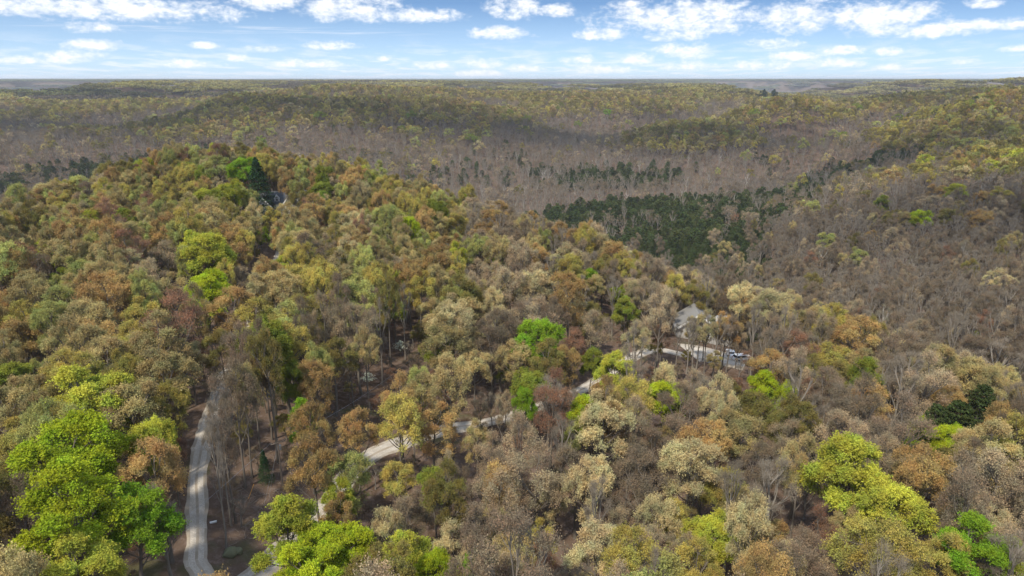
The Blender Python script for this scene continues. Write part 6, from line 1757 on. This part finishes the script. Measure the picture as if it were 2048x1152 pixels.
for dx in (-2.3, 6.3):
    d = Buf(); d.box(dx - 0.9, dx + 0.9, 0.6, 3.6, 5.5, 7.2); d.prism([(dx - 0.9, 7.2), (dx + 0.9, 7.2), (dx, 8.3)], 1, 0.6, 3.8)
    do = d.build('dormer', [M_SIDING], h)
    d = Buf(); gable(d, dx - 0.9, dx + 0.9, 0.6, 4.2, 7.22, 8.35, 0.25, 0.12, along='y'); d.build('dormer_roof', [M_SHINGLE], do)
    d = Buf(); rake_trim(d, dx - 0.9, dx + 0.9, 0.6, 7.22, 8.35, 0.2, over=0.25)
    d.box(dx - 0.98, dx - 0.82, 0.52, 0.6, 5.6, 7.2); d.box(dx + 0.82, dx + 0.98, 0.52, 0.6, 5.6, 7.2); d.build('dormer_trim', [M_WHITE], do)
    window(h, dx, 0.6, 5.95, 0.8, 1.0)
for wx, wy, wz in ((-8.6, -4.5, 1.0), (-5.8, -4.5, 1.0), (-7.2, -4.5, 4.6), (2.4, -2.2, 5.0), (1.4, -2.2, 1.0), (3.4, -2.2, 1.0), (-2.3, 0, 1.0), (6.4, 0, 1.0)):
    window(h, wx, wy, wz, 0.9, 1.4)
d = Buf(); d.box(-0.95, -0.05, -0.06, 0.0, 0, 2.1); do = d.build('door', [M_DARK], h)
d = Buf(); d.box(-0.22, -0.14, -0.12, -0.061, 1.0, 1.1); d.build('handle', [M_STEEL], do)

# ---- brick outbuilding below the hilltop house
bx_, by_ = (-78.84, 266.47)
s = empty('brick_outbuilding', (bx_, by_, gz(bx_, by_)), math.radians(-8), 'low red-brown brick outbuilding below the hilltop house', 'outbuilding')
b = Buf(); b.box(-6, 6, -3, 3, -1.2, 2.7); b.prism([(-3, 2.7), (3, 2.7), (0, 4.2)], 0, -6, 6); b.build('wall', [M_BRICK], s)
b = Buf(); gable(b, -6, 6, -3, 3, 2.72, 4.25, 0.4); b.build('roof', [M_SHINGLE], s)
b = Buf(); b.box(-6.4, 6.4, -3.54, -3.44, 2.42, 2.62); b.build('gutter', [M_WHITE], s)
window(s, -3.4, -3, 0.9, 1.0, 1.2); window(s, 3.4, -3, 0.9, 1.0, 1.2)
d = Buf(); d.box(-0.5, 0.5, -3.06, -3.0, 0, 2.1); do = d.build('door', [M_WHITE], s)
d = Buf(); d.box(0.30, 0.38, -3.12, -3.061, 1.0, 1.1); d.build('handle', [M_STEEL], do)

# ---- grey house in the clearing at the end of the gravel road
gx, gy = (49.88, 168.96)
h = empty('grey_house', (gx, gy + 3, gz(gx, gy + 3)), math.radians(-6), 'light grey house with pale metal roof at the end of the gravel road', 'house')
b = Buf(); b.box(-5.5, 5.5, 0, 9, -2.5, 3.6); b.prism([(-5.5, 3.6), (5.5, 3.6), (0, 7.3)], 1, 0, 9)
b.box(5.5, 10.0, 2.5, 9, -2.5, 3.1)
b.prism([(2.5, 3.1), (9, 3.1), (5.75, 5.2)], 0, 5.5, 10.0)
b.build('wall', [M_GREYSID], h)
r = Buf(); gable(r, -5.5, 5.5, 0, 9, 3.62, 7.35, 0.6, along='y'); gable(r, 6.2, 9.5, 2.5, 9, 3.12, 5.25, 0.5)
ro = r.build('roof', [M_METALROOF], h)
t = Buf(); rake_trim(t, -5.5, 5.5, 0, 3.62, 7.35, 0.3, over=0.6); t.build('gable_trim', [M_WHITE], h)
window(h, -2.6, 0, 0.9, 1.2, 1.5); window(h, 2.6, 0, 0.9, 1.2, 1.5); window(h, 0, 0, 4.2, 1.4, 1.3); window(h, 7.8, 2.5, 0.9, 1.2, 1.4)
d = Buf(); d.box(-0.5, 0.5, -0.06, 0.0, 0, 2.1); do = d.build('door', [M_DARK], h)
d = Buf(); d.box(0.28, 0.36, -0.12, -0.061, 1.0, 1.1); d.build('handle', [M_STEEL], do)

# ---- tall dark chimney-like tower with a white top behind the house
tx, ty = (99.86, 319.9)
s = empty('chimney_tower', (tx, ty, gz(tx, ty)), 0.1, 'tall dark stone chimney with a white boxed top behind the grey house', 'chimney')
b = Buf(); b.box(-1.0, 1.0, -0.8, 0.8, -2, 6.2); b.box(-0.75, 0.75, -0.6, 0.6, 6.2, 8.0); b.build('stack', [M_DARK], s)
b = Buf(); b.box(-0.8, 0.8, -0.65, 0.65, 8.0, 10.2); b.box(-0.95, 0.95, -0.8, 0.8, 10.2, 10.35); b.build('top_box', [M_WHITE], s)
b = Buf(); b.tubes([(0, 0, 10.35)], [(0, 0, 10.9)], 0.22, 0.22, 10); b.tubes([(0, 0, 10.9)], [(0, 0, 11.05)], 0.36, 0.05, 10); b.build('flue', [M_STEEL], s)


# ---- cars
def car(name, px, rz, label, suv=True):
    x, y = px
    e = empty(name, (x, y, gz(x, y) + 0.12), rz, label, 'car', 'cars parked in the gravel yard')
    L, W = 4.7, 1.85
    prof = [(-2.35, 0.35), (2.3, 0.35), (2.35, 0.75), (2.25, 1.0), (1.15, 1.12), (0.55, 1.68), (-1.9, 1.72), (-2.3, 1.1)] if suv else \
           [(-2.4, 0.32), (2.3, 0.32), (2.4, 0.7), (2.2, 0.88), (1.05, 0.98), (0.35, 1.42), (-0.95, 1.44), (-1.7, 1.02), (-2.35, 0.95)]
    b = Buf(); b.prism(prof, 1, -W / 2, W / 2)
    # narrow the cabin towards the roof
    for a in b.v:
        k = np.clip((a[:, 2] - 1.05) / 0.65, 0, 1); a[:, 1] *= 1 - 0.16 * k
    body = b.build('body', [M_PAINT], e)
    md = body.modifiers.new('edge', 'BEVEL'); md.width = 0.07; md.segments = 2
    g_ = Buf()
    if suv: side = [(0.80, 1.16), (0.42, 1.58), (-1.75, 1.62), (-1.95, 1.16)]; fr = (1.14, 1.14, 0.60, 1.62); bk = (-2.26, 1.18, -1.96, 1.64)
    else: side = [(0.75, 1.02), (0.28, 1.36), (-0.85, 1.38), (-1.35, 1.04)]; fr = (1.04, 1.0, 0.42, 1.38); bk = (-1.66, 1.06, -1.05, 1.4)
    for s_ in (-1, 1):
        V = [(x_, s_ * (W / 2 * (1 - 0.16 * max(0, min(1, (z_ - 1.05) / 0.65))) + 0.012), z_) for x_, z_ in side]
        q = g_.verts(V + [(x_, y_ - s_ * 0.03, z_) for x_, y_, z_ in V]); g_.quads([(q, q + 1, q + 2, q + 3)]); g_.quads([(q + i, q + (i + 1) % 4, q + 4 + (i + 1) % 4, q + 4 + i) for i in range(4)])
    g_.build('side_window', [M_GLASS], e)
    for nm, (xa, za, xb, zb), off in (('windscreen', fr, 0.02), ('rear_window', bk, -0.02)):
        w_ = Buf(); q = w_.verts([(xa + off, -0.80, za), (xa + off, 0.80, za), (xb + off, 0.68, zb), (xb + off, -0.68, zb), (xa, -0.80, za - .02), (xa, 0.80, za - .02), (xb, 0.68, zb - .02), (xb, -0.68, zb - .02)])
        w_.quads([(q, q + 1, q + 2, q + 3), (q, q + 4, q + 5, q + 1), (q + 3, q + 2, q + 6, q + 7), (q, q + 3, q + 7, q + 4), (q + 1, q + 5, q + 6, q + 2)]); w_.build(nm, [M_GLASS], e)
    for wx in (-1.45, 1.45):
        for s_ in (-1, 1):
            w_ = Buf(); w_.tubes([(wx, s_ * 0.70, 0.34)], [(wx, s_ * 0.95, 0.34)], 0.34, 0.34, 18)
            q = w_.verts([(wx + 0.34 * math.cos(a), s_ * 0.95, 0.34 + 0.34 * math.sin(a)) for a in np.arange(18) * math.pi / 9] + [(wx, s_ * 0.95, 0.34)])
            w_.tris([(q + i, q + (i + 1) % 18, q + 18) for i in range(18)])
            wo = w_.build('wheel', [M_RUBBER], e)
            w_ = Buf(); q = w_.verts([(wx + 0.21 * math.cos(a), s_ * 0.957, 0.34 + 0.21 * math.sin(a)) for a in np.arange(14) * math.pi / 7] + [(wx, s_ * 0.975, 0.34)])
            w_.tris([(q + i, q + (i + 1) % 14, q + 14) for i in range(14)]); w_.build('rim', [M_STEEL], wo)
    for s_ in (-1, 1):
        w_ = Buf(); w_.box(2.28, 2.37, s_ * 0.70 - 0.18, s_ * 0.70 + 0.18, 0.72, 0.88); w_.build('headlight', [M_GLASS], e)
        w_ = Buf(); w_.box(-2.42, -2.33, s_ * 0.76 - 0.12, s_ * 0.76 + 0.12, 0.85, 1.05); w_.build('tail_light', [M_RED], e)
    return e


car('parked_car', (57.96, 159.23), math.radians(12), 'white parked SUV with dark windows at the right end of the yard')
car('parked_car', (55.96, 162.18), math.radians(80), 'white parked car seen end-on, nearer the grey house', False)

# ---- utility pole with cross-arm, insulators and guy wires
ux, uy = (-35.23, 91.44)
e = empty('utility_pole', (ux, uy, gz(ux, uy)), math.radians(35), 'weathered wooden utility pole with guy wires beside the leaf-littered clearing', 'utility pole')
UPH = 8.6
b = Buf(); b.tubes([(0, 0, -0.5)], [(0, 0, UPH)], 0.17, 0.11, 10); b.tubes([(0, 0, UPH)], [(0, 0, UPH + 0.06)], 0.11, 0.02, 10); b.build('post', [M_POLE], e, True)
b = Buf(); b.box(-1.1, 1.1, -0.19, -0.09, UPH - 0.75, UPH - 0.62); b.build('cross_arm', [M_POLE], e)
for x in (-1.0, -0.4, 1.0):
    b = Buf(); b.tubes([(x, -0.14, UPH - 0.62)], [(x, -0.14, UPH - 0.45)], 0.05, 0.03, 8); b.build('insulator', [M_STEEL], e)
b = Buf(); b.tubes([(0.28, 0.0, UPH - 2.0)], [(0.28, 0.0, UPH - 1.2)], 0.19, 0.19, 12); b.tubes([(0.28, 0.0, UPH - 1.2)], [(0.28, 0.0, UPH - 1.12)], 0.19, 0.05, 12); b.build('transformer', [M_STEEL], e)
for k, (qx, qy) in enumerate([(-36.41, 88.58), (-36.75, 87.34)]):
    ca, sa = math.cos(-math.radians(35)), math.sin(-math.radians(35))
    lx, ly = (qx - ux) * ca - (qy - uy) * sa, (qx - ux) * sa + (qy - uy) * ca
    b = Buf(); b.tubes([(0, 0, UPH - 0.3 - k)], [(lx, ly, gz(qx, qy) - gz(ux, uy))], 0.016, 0.016, 5); b.build('guy_wire', [M_STEEL], e)


def wire(a, c, sag, label):
    n = 28; t = np.linspace(0, 1, n)[:, None]
    P = np.array(a) * (1 - t) + np.array(c) * t; P[:, 2] -= sag * 4 * t[:, 0] * (1 - t[:, 0])
    b = Buf(); b.tubes(P[:-1], P[1:], 0.014, 0.014, 4)
    o = b.build('power_line', [M_STEEL]); tag(o, label, 'power line', 'power lines from the wooden pole')


p2x, p2y = (-18.59, 137.78)
wire((ux + .8, uy + .5, gz(ux, uy) + UPH - 0.45), (p2x, p2y, gz(p2x, p2y) + 8.0), 1.6, 'thin power line running up the hill from the wooden pole into the woods')
p3x, p3y = (-36.59, 81.04)
wire((ux - .8, uy - .5, gz(ux, uy) + UPH - 0.45), (p3x - 14, p3y - 34, gz(p3x, p3y) + 8.0), 1.0, 'thin power line running from the wooden pole down towards the road fork')
# the pole the uphill line ends on
e = empty('utility_pole', (p2x, p2y, gz(p2x, p2y)), 0.5, 'second wooden utility pole, half hidden in the mid woods', 'utility pole')
b = Buf(); b.tubes([(0, 0, -0.5)], [(0, 0, 8.4)], 0.16, 0.11, 8); b.build('post', [M_POLE], e, True)
b = Buf(); b.box(-1.0, 1.0, -0.19, -0.09, 7.7, 7.83); b.build('cross_arm', [M_POLE], e)

# yellow guy marker
mx, my = (-39.11, 87.79); m2x, m2y = (-38.9, 89.75)
b = Buf(); b.tubes([(mx, my, gz(mx, my) + 0.05)], [(m2x, m2y, gz(m2x, m2y) + 1.0)], 0.03, 0.03, 8)
tag(b.build('guy_marker', [M_YELLOW]), 'slanting orange-yellow guy marker on the leaf litter left of the pole', 'marker')


# ---- boulders, fallen pale log, dogwoods
def boulder(name, p, r, seed, label, mat):
    rs = np.random.RandomState(seed); bm_v = []
    n, k = 14, 9; b = Buf()
    for i in range(k):
        th = math.pi * i / (k - 1)
        for j in range(n):
            a = 2 * math.pi * j / n
            d = np.array([math.sin(th) * math.cos(a), math.sin(th) * math.sin(a), math.cos(th)])
            w = 1 + 0.16 * math.sin(3 * d[0] + seed) + 0.13 * math.sin(4 * d[1] + 2 * d[2] + seed) + 0.05 * math.sin(9 * d[0] + 7 * d[2])
            bm_v.append(d * w * np.array([r, r * 0.75, r * 0.6]))
    b.verts(bm_v)
    b.quads([(i * n + j, (i + 1) * n + j, (i + 1) * n + (j + 1) % n, i * n + (j + 1) % n) for i in range(k - 1) for j in range(n)])
    o = b.build(name, [mat], None, True); o.location = (p[0], p[1], gz(*p) + r * 0.2); o.rotation_euler[2] = seed
    tag(o, label, 'boulder')
    return o


boulder('boulder', (-37.86, 77.2), 1.15, 1, 'mossy olive boulder on leaf litter at the road fork', M_MOSS)
boulder('boulder', (-37.19, 77.86), 0.75, 3, 'smaller mossy boulder just right of the big one at the fork', M_MOSS)
wx, wy = (-41.98, 82.18)
b = Buf(); b.box(-0.42, 0.42, -0.12, 0.12, 0, 0.16); b.box(-0.46, 0.46, -0.15, 0.15, 0.16, 0.20)
o = b.build('white_box', [M_WHITE]); o.location = (wx, wy, gz(wx, wy)); o.rotation_euler[2] = 0.4
tag(o, 'low white box lying on leaf litter right of the gravel lane', 'box')

# fallen branches and pale brush on the open litter
rs = np.random.RandomState(9); b = Buf()
fx, fy = (-36.99, 86.34)
for i in range(420):
    x = fx + rs.normal() * 5.0; y = fy + rs.normal() * 6.5
    if not clearings(np.array([x]), np.array([y]))[0]: continue
    a = rs.rand() * 6.28; L = rs.uniform(0.5, 2.4); z = gz(x, y)
    b.tubes([(x, y, z + rs.uniform(0.03, 0.15))], [(x + L * math.cos(a), y + L * math.sin(a), gz(x + L * math.cos(a), y + L * math.sin(a)) + rs.uniform(0.05, 0.4))], rs.uniform(.015, .05), .012, 4, 0, rs.rand())
o = b.build('brushwood', [M_TWIG]); o['tint'] = [0.40, 0.31, 0.27]
tag(o, 'pale pinkish fallen branches and brush on the leaf litter', None, None, 'stuff')


def dogwood(p, label, hgt=3.6):
    rs = np.random.RandomState(int(abs(p[0] * 10)) % 1000)
    e = empty('dogwood_tree', (p[0], p[1], gz(*p)), 0, label, 'tree', 'flowering dogwoods under the bare trees')
    b = Buf(); b.tubes([(0, 0, 0)], [(0.1, 0, hgt * .6)], 0.06, 0.04, 6)
    lf = Buf()
    for k in range(5):
        z = hgt * (0.55 + 0.1 * k); n = 9
        a = rs.rand(n) * 6.28; L = rs.uniform(0.7, 1.7, n) * (1.1 - 0.12 * k)
        E_ = np.stack([np.cos(a) * L, np.sin(a) * L, z + 0.15 * rs.rand(n)], 1)
        b.tubes(np.tile([0.08, 0, z - 0.15], (n, 1)), E_, 0.02, 0.008, 3)
        q = rs.rand(n, 16, 1) * 0.75 + 0.35
        P = (np.array([0.08, 0, z]) * (1 - q) + E_[:, None] * q + rs.normal(size=(n, 16, 3)) * np.array([.16, .16, .04])).reshape(-1, 3)
        lf.leaves(P, 0.17, rs, 0, rs.rand(len(P)), 2.0, 0.9)
    b.build('trunk', [M_BARK], e)
    c = lf.build('crown', [M_LEAF], e); c['tint'] = [0.55, 0.55, 0.44]


dogwood((-26.34, 149.57), 'white-flowering dogwood with flat branches in the dark mid woods')
dogwood((-29.76, 129.65), 'small white-flowering dogwood left of and below the other one', 3.0)

# ---- farms on the far plateau
def fld(name, f, colr, label, lift=0.5):
    cx, cy, hx_, hy_ = f
    n = 12; X, Y = np.meshgrid(np.linspace(cx - hx_, cx + hx_, n), np.linspace(cy - hy_, cy + hy_, n))
    b = Buf(); b.verts(np.stack([X, Y, ground(X, Y) + lift], -1))
    i, j = np.meshgrid(np.arange(n - 1), np.arange(n - 1), indexing='ij'); s_ = i * n + j
    b.quads(np.stack([s_, s_ + 1, s_ + n + 1, s_ + n], -1))
    m = simple_mat(name + ' grass', colr, 0.95, 0.2, 0.05)
    o = b.build(name, [m]); tag(o, label, None, None, 'structure')


fld('green_field', FIELDS[0], (0.085, 0.155, 0.030), 'bright green pasture between dark pines on the far plateau')
fld('farm_field', FIELDS[1], (0.16, 0.15, 0.06), 'pale field around the far farm buildings')
fld('meadow', FIELDS[2], (0.11, 0.15, 0.05), 'narrow green meadow among the trees on the plateau')


def barn(cx, cy, L, W, H, rz, label, name='barn', cat='barn'):
    e = empty(name, (cx, cy, gz(cx, cy)), rz, label, cat, 'pale farm buildings on the far plateau')
    b = Buf(); b.box(-L / 2, L / 2, -W / 2, W / 2, -1, H); b.prism([(-W / 2, H), (W / 2, H), (0, H + W * 0.28)], 0, -L / 2, L / 2); b.build('wall', [M_WHITE], e)
    b = Buf(); gable(b, -L / 2, L / 2, -W / 2, W / 2, H + 0.02, H + W * 0.28 + 0.05, 0.6, 0.25); b.build('roof', [M_WHITE], e)
    b = Buf(); b.box(-L * 0.1, L * 0.1, -W / 2 - 0.1, -W / 2, 0, H * 0.8); b.build('door', [M_DARK], e)


f = FIELDS[1]
barn(f[0] - 8, f[1] + 10, 40, 18, 9, 0.1, 'long white barn, largest of the far farm buildings')
barn(f[0] - 42, f[1] - 10, 16, 10, 6, -0.3, 'small white shed left of the long barn')
barn(f[0] + 38, f[1] - 20, 24, 9, 4, 0.05, 'low white shed right of the long barn')
f = FIELDS[0]
barn(f[0] - 5, f[1] + 70, 8, 6, 4, 0.4, 'tiny white shed standing in the far green pasture', 'field_shed', 'shed')

# radio mast on the horizon
qx, qy = 2520.0, 8900.0
e = empty('radio_mast', (qx, qy, gz(qx, qy)), 0, 'thin lattice radio mast rising over the far horizon', 'mast')
b = Buf()
MH = 72.0
for a in range(3):
    c_, s_ = math.cos(a * 2.094), math.sin(a * 2.094); c2, s2 = math.cos((a + 1) * 2.094), math.sin((a + 1) * 2.094)
    zz = np.linspace(0, MH, 21)
    w = 3.0 - 2.0 * zz / MH
    A = np.stack([c_ * w, s_ * w, zz], 1); B_ = np.stack([c2 * w, s2 * w, zz], 1)
    b.tubes(A[:-1], A[1:], 0.35, 0.35, 4); b.tubes(A[:-1], B_[1:], 0.18, 0.18, 3)
b.build('lattice', [M_STEEL], e)
b = Buf(); b.tubes([(0, 0, MH)], [(0, 0, MH + 12)], 0.3, 0.1, 6); b.build('antenna', [M_STEEL], e)

# ------------------------------------------------------------------ unseen cloud banks overhead, added to cast shadow bands on the slopes
CLOUD_H = 1500.0
cm, g, out = new_mat('cloud')
dd = g.n('ShaderNodeBsdfDiffuse'); dd.inputs['Color'].default_value = (0.9, 0.9, 0.9, 1)
tt = g.n('ShaderNodeBsdfTranslucent'); tt.inputs['Color'].default_value = (0.9, 0.9, 0.9, 1)
mx = g.n('ShaderNodeMixShader'); mx.inputs[0].default_value = 0.5
g.t.links.new(dd.outputs[0], mx.inputs[1]); g.t.links.new(tt.outputs[0], mx.inputs[2]); g.t.links.new(mx.outputs[0], out.inputs[0])
rs = np.random.RandomState(21)
b = Buf()
sdir = np.array([math.sin(SUN_AZ) * math.cos(SUN_EL), math.cos(SUN_AZ) * math.cos(SUN_EL), math.sin(SUN_EL)])
th, ph = np.meshgrid(np.linspace(0, math.pi, 9), np.arange(14) * math.pi / 7, indexing='ij')
unit = np.stack([np.sin(th) * np.cos(ph), np.sin(th) * np.sin(ph), np.cos(th)], -1).reshape(-1, 3)
qf = [(i * 14 + j, (i + 1) * 14 + j, (i + 1) * 14 + (j + 1) % 14, i * 14 + (j + 1) % 14) for i in range(8) for j in range(14)]
for p_, D_, rx, ry in ((250, 1260, 330, 120), (900, 1120, 380, 110), (1380, 1010, 170, 90), (80, 2300, 480, 160), (1000, 2350, 620, 170),
                       (1720, 1500, 260, 110), (600, 4600, 1400, 380), (1650, 3900, 900, 260), (2010, 470, 90, 50), (1880, 800, 210, 50), (1750, 2500, 420, 120)):
    a_ = math.atan((p_ - 1024) / 1366); cx, cy = math.sin(a_) * D_, math.cos(a_) * D_
    c0 = np.array([cx, cy, 0]) + sdir * CLOUD_H / sdir[2]
    for k in range(26):
        u = rs.normal(size=2) * 0.45
        r = 0.34 * ry * rs.uniform(0.6, 1.5)
        V = unit * np.array([r * 1.7, r, r * 0.6]) + np.array([u[0] * rx, u[1] * ry, abs(rs.normal()) * ry * 0.15])
        s_ = b.verts(V + c0); b.quads(np.array(qf) + s_)
tag(b.build('shadow_clouds', [cm], None, True), 'unseen white cloud banks added overhead to throw shadow on the forest', None, None, 'stuff')

# ------------------------------------------------------------------ haze
hm, g, out = new_mat('thin haze')
pvn = g.n('ShaderNodeVolumePrincipled')
pvn.inputs['Color'].default_value = (0.86, 0.92, 1.0, 1)
pvn.inputs['Density'].default_value = HAZE
pvn.inputs['Anisotropy'].default_value = 0.2
hm.node_tree.links.new(pvn.outputs[0], out.inputs['Volume'])
b = Buf(); b.box(-62000, 62000, -62000, 62000, -260, 122)
ho = b.build('haze', [hm])
tag(ho, 'thin pale blue haze in the distance', None, None, 'stuff')
scene.cycles.volume_max_steps = 64
scene.cycles.max_bounces = 5
scene.cycles.diffuse_bounces = 3
scene.cycles.transmission_bounces = 3
scene.cycles.volume_bounces = 1
scene.cycles.use_denoising = True
scene.cycles.caustics_reflective = False
scene.cycles.caustics_refractive = False
scene.render.filter_size = 1.2
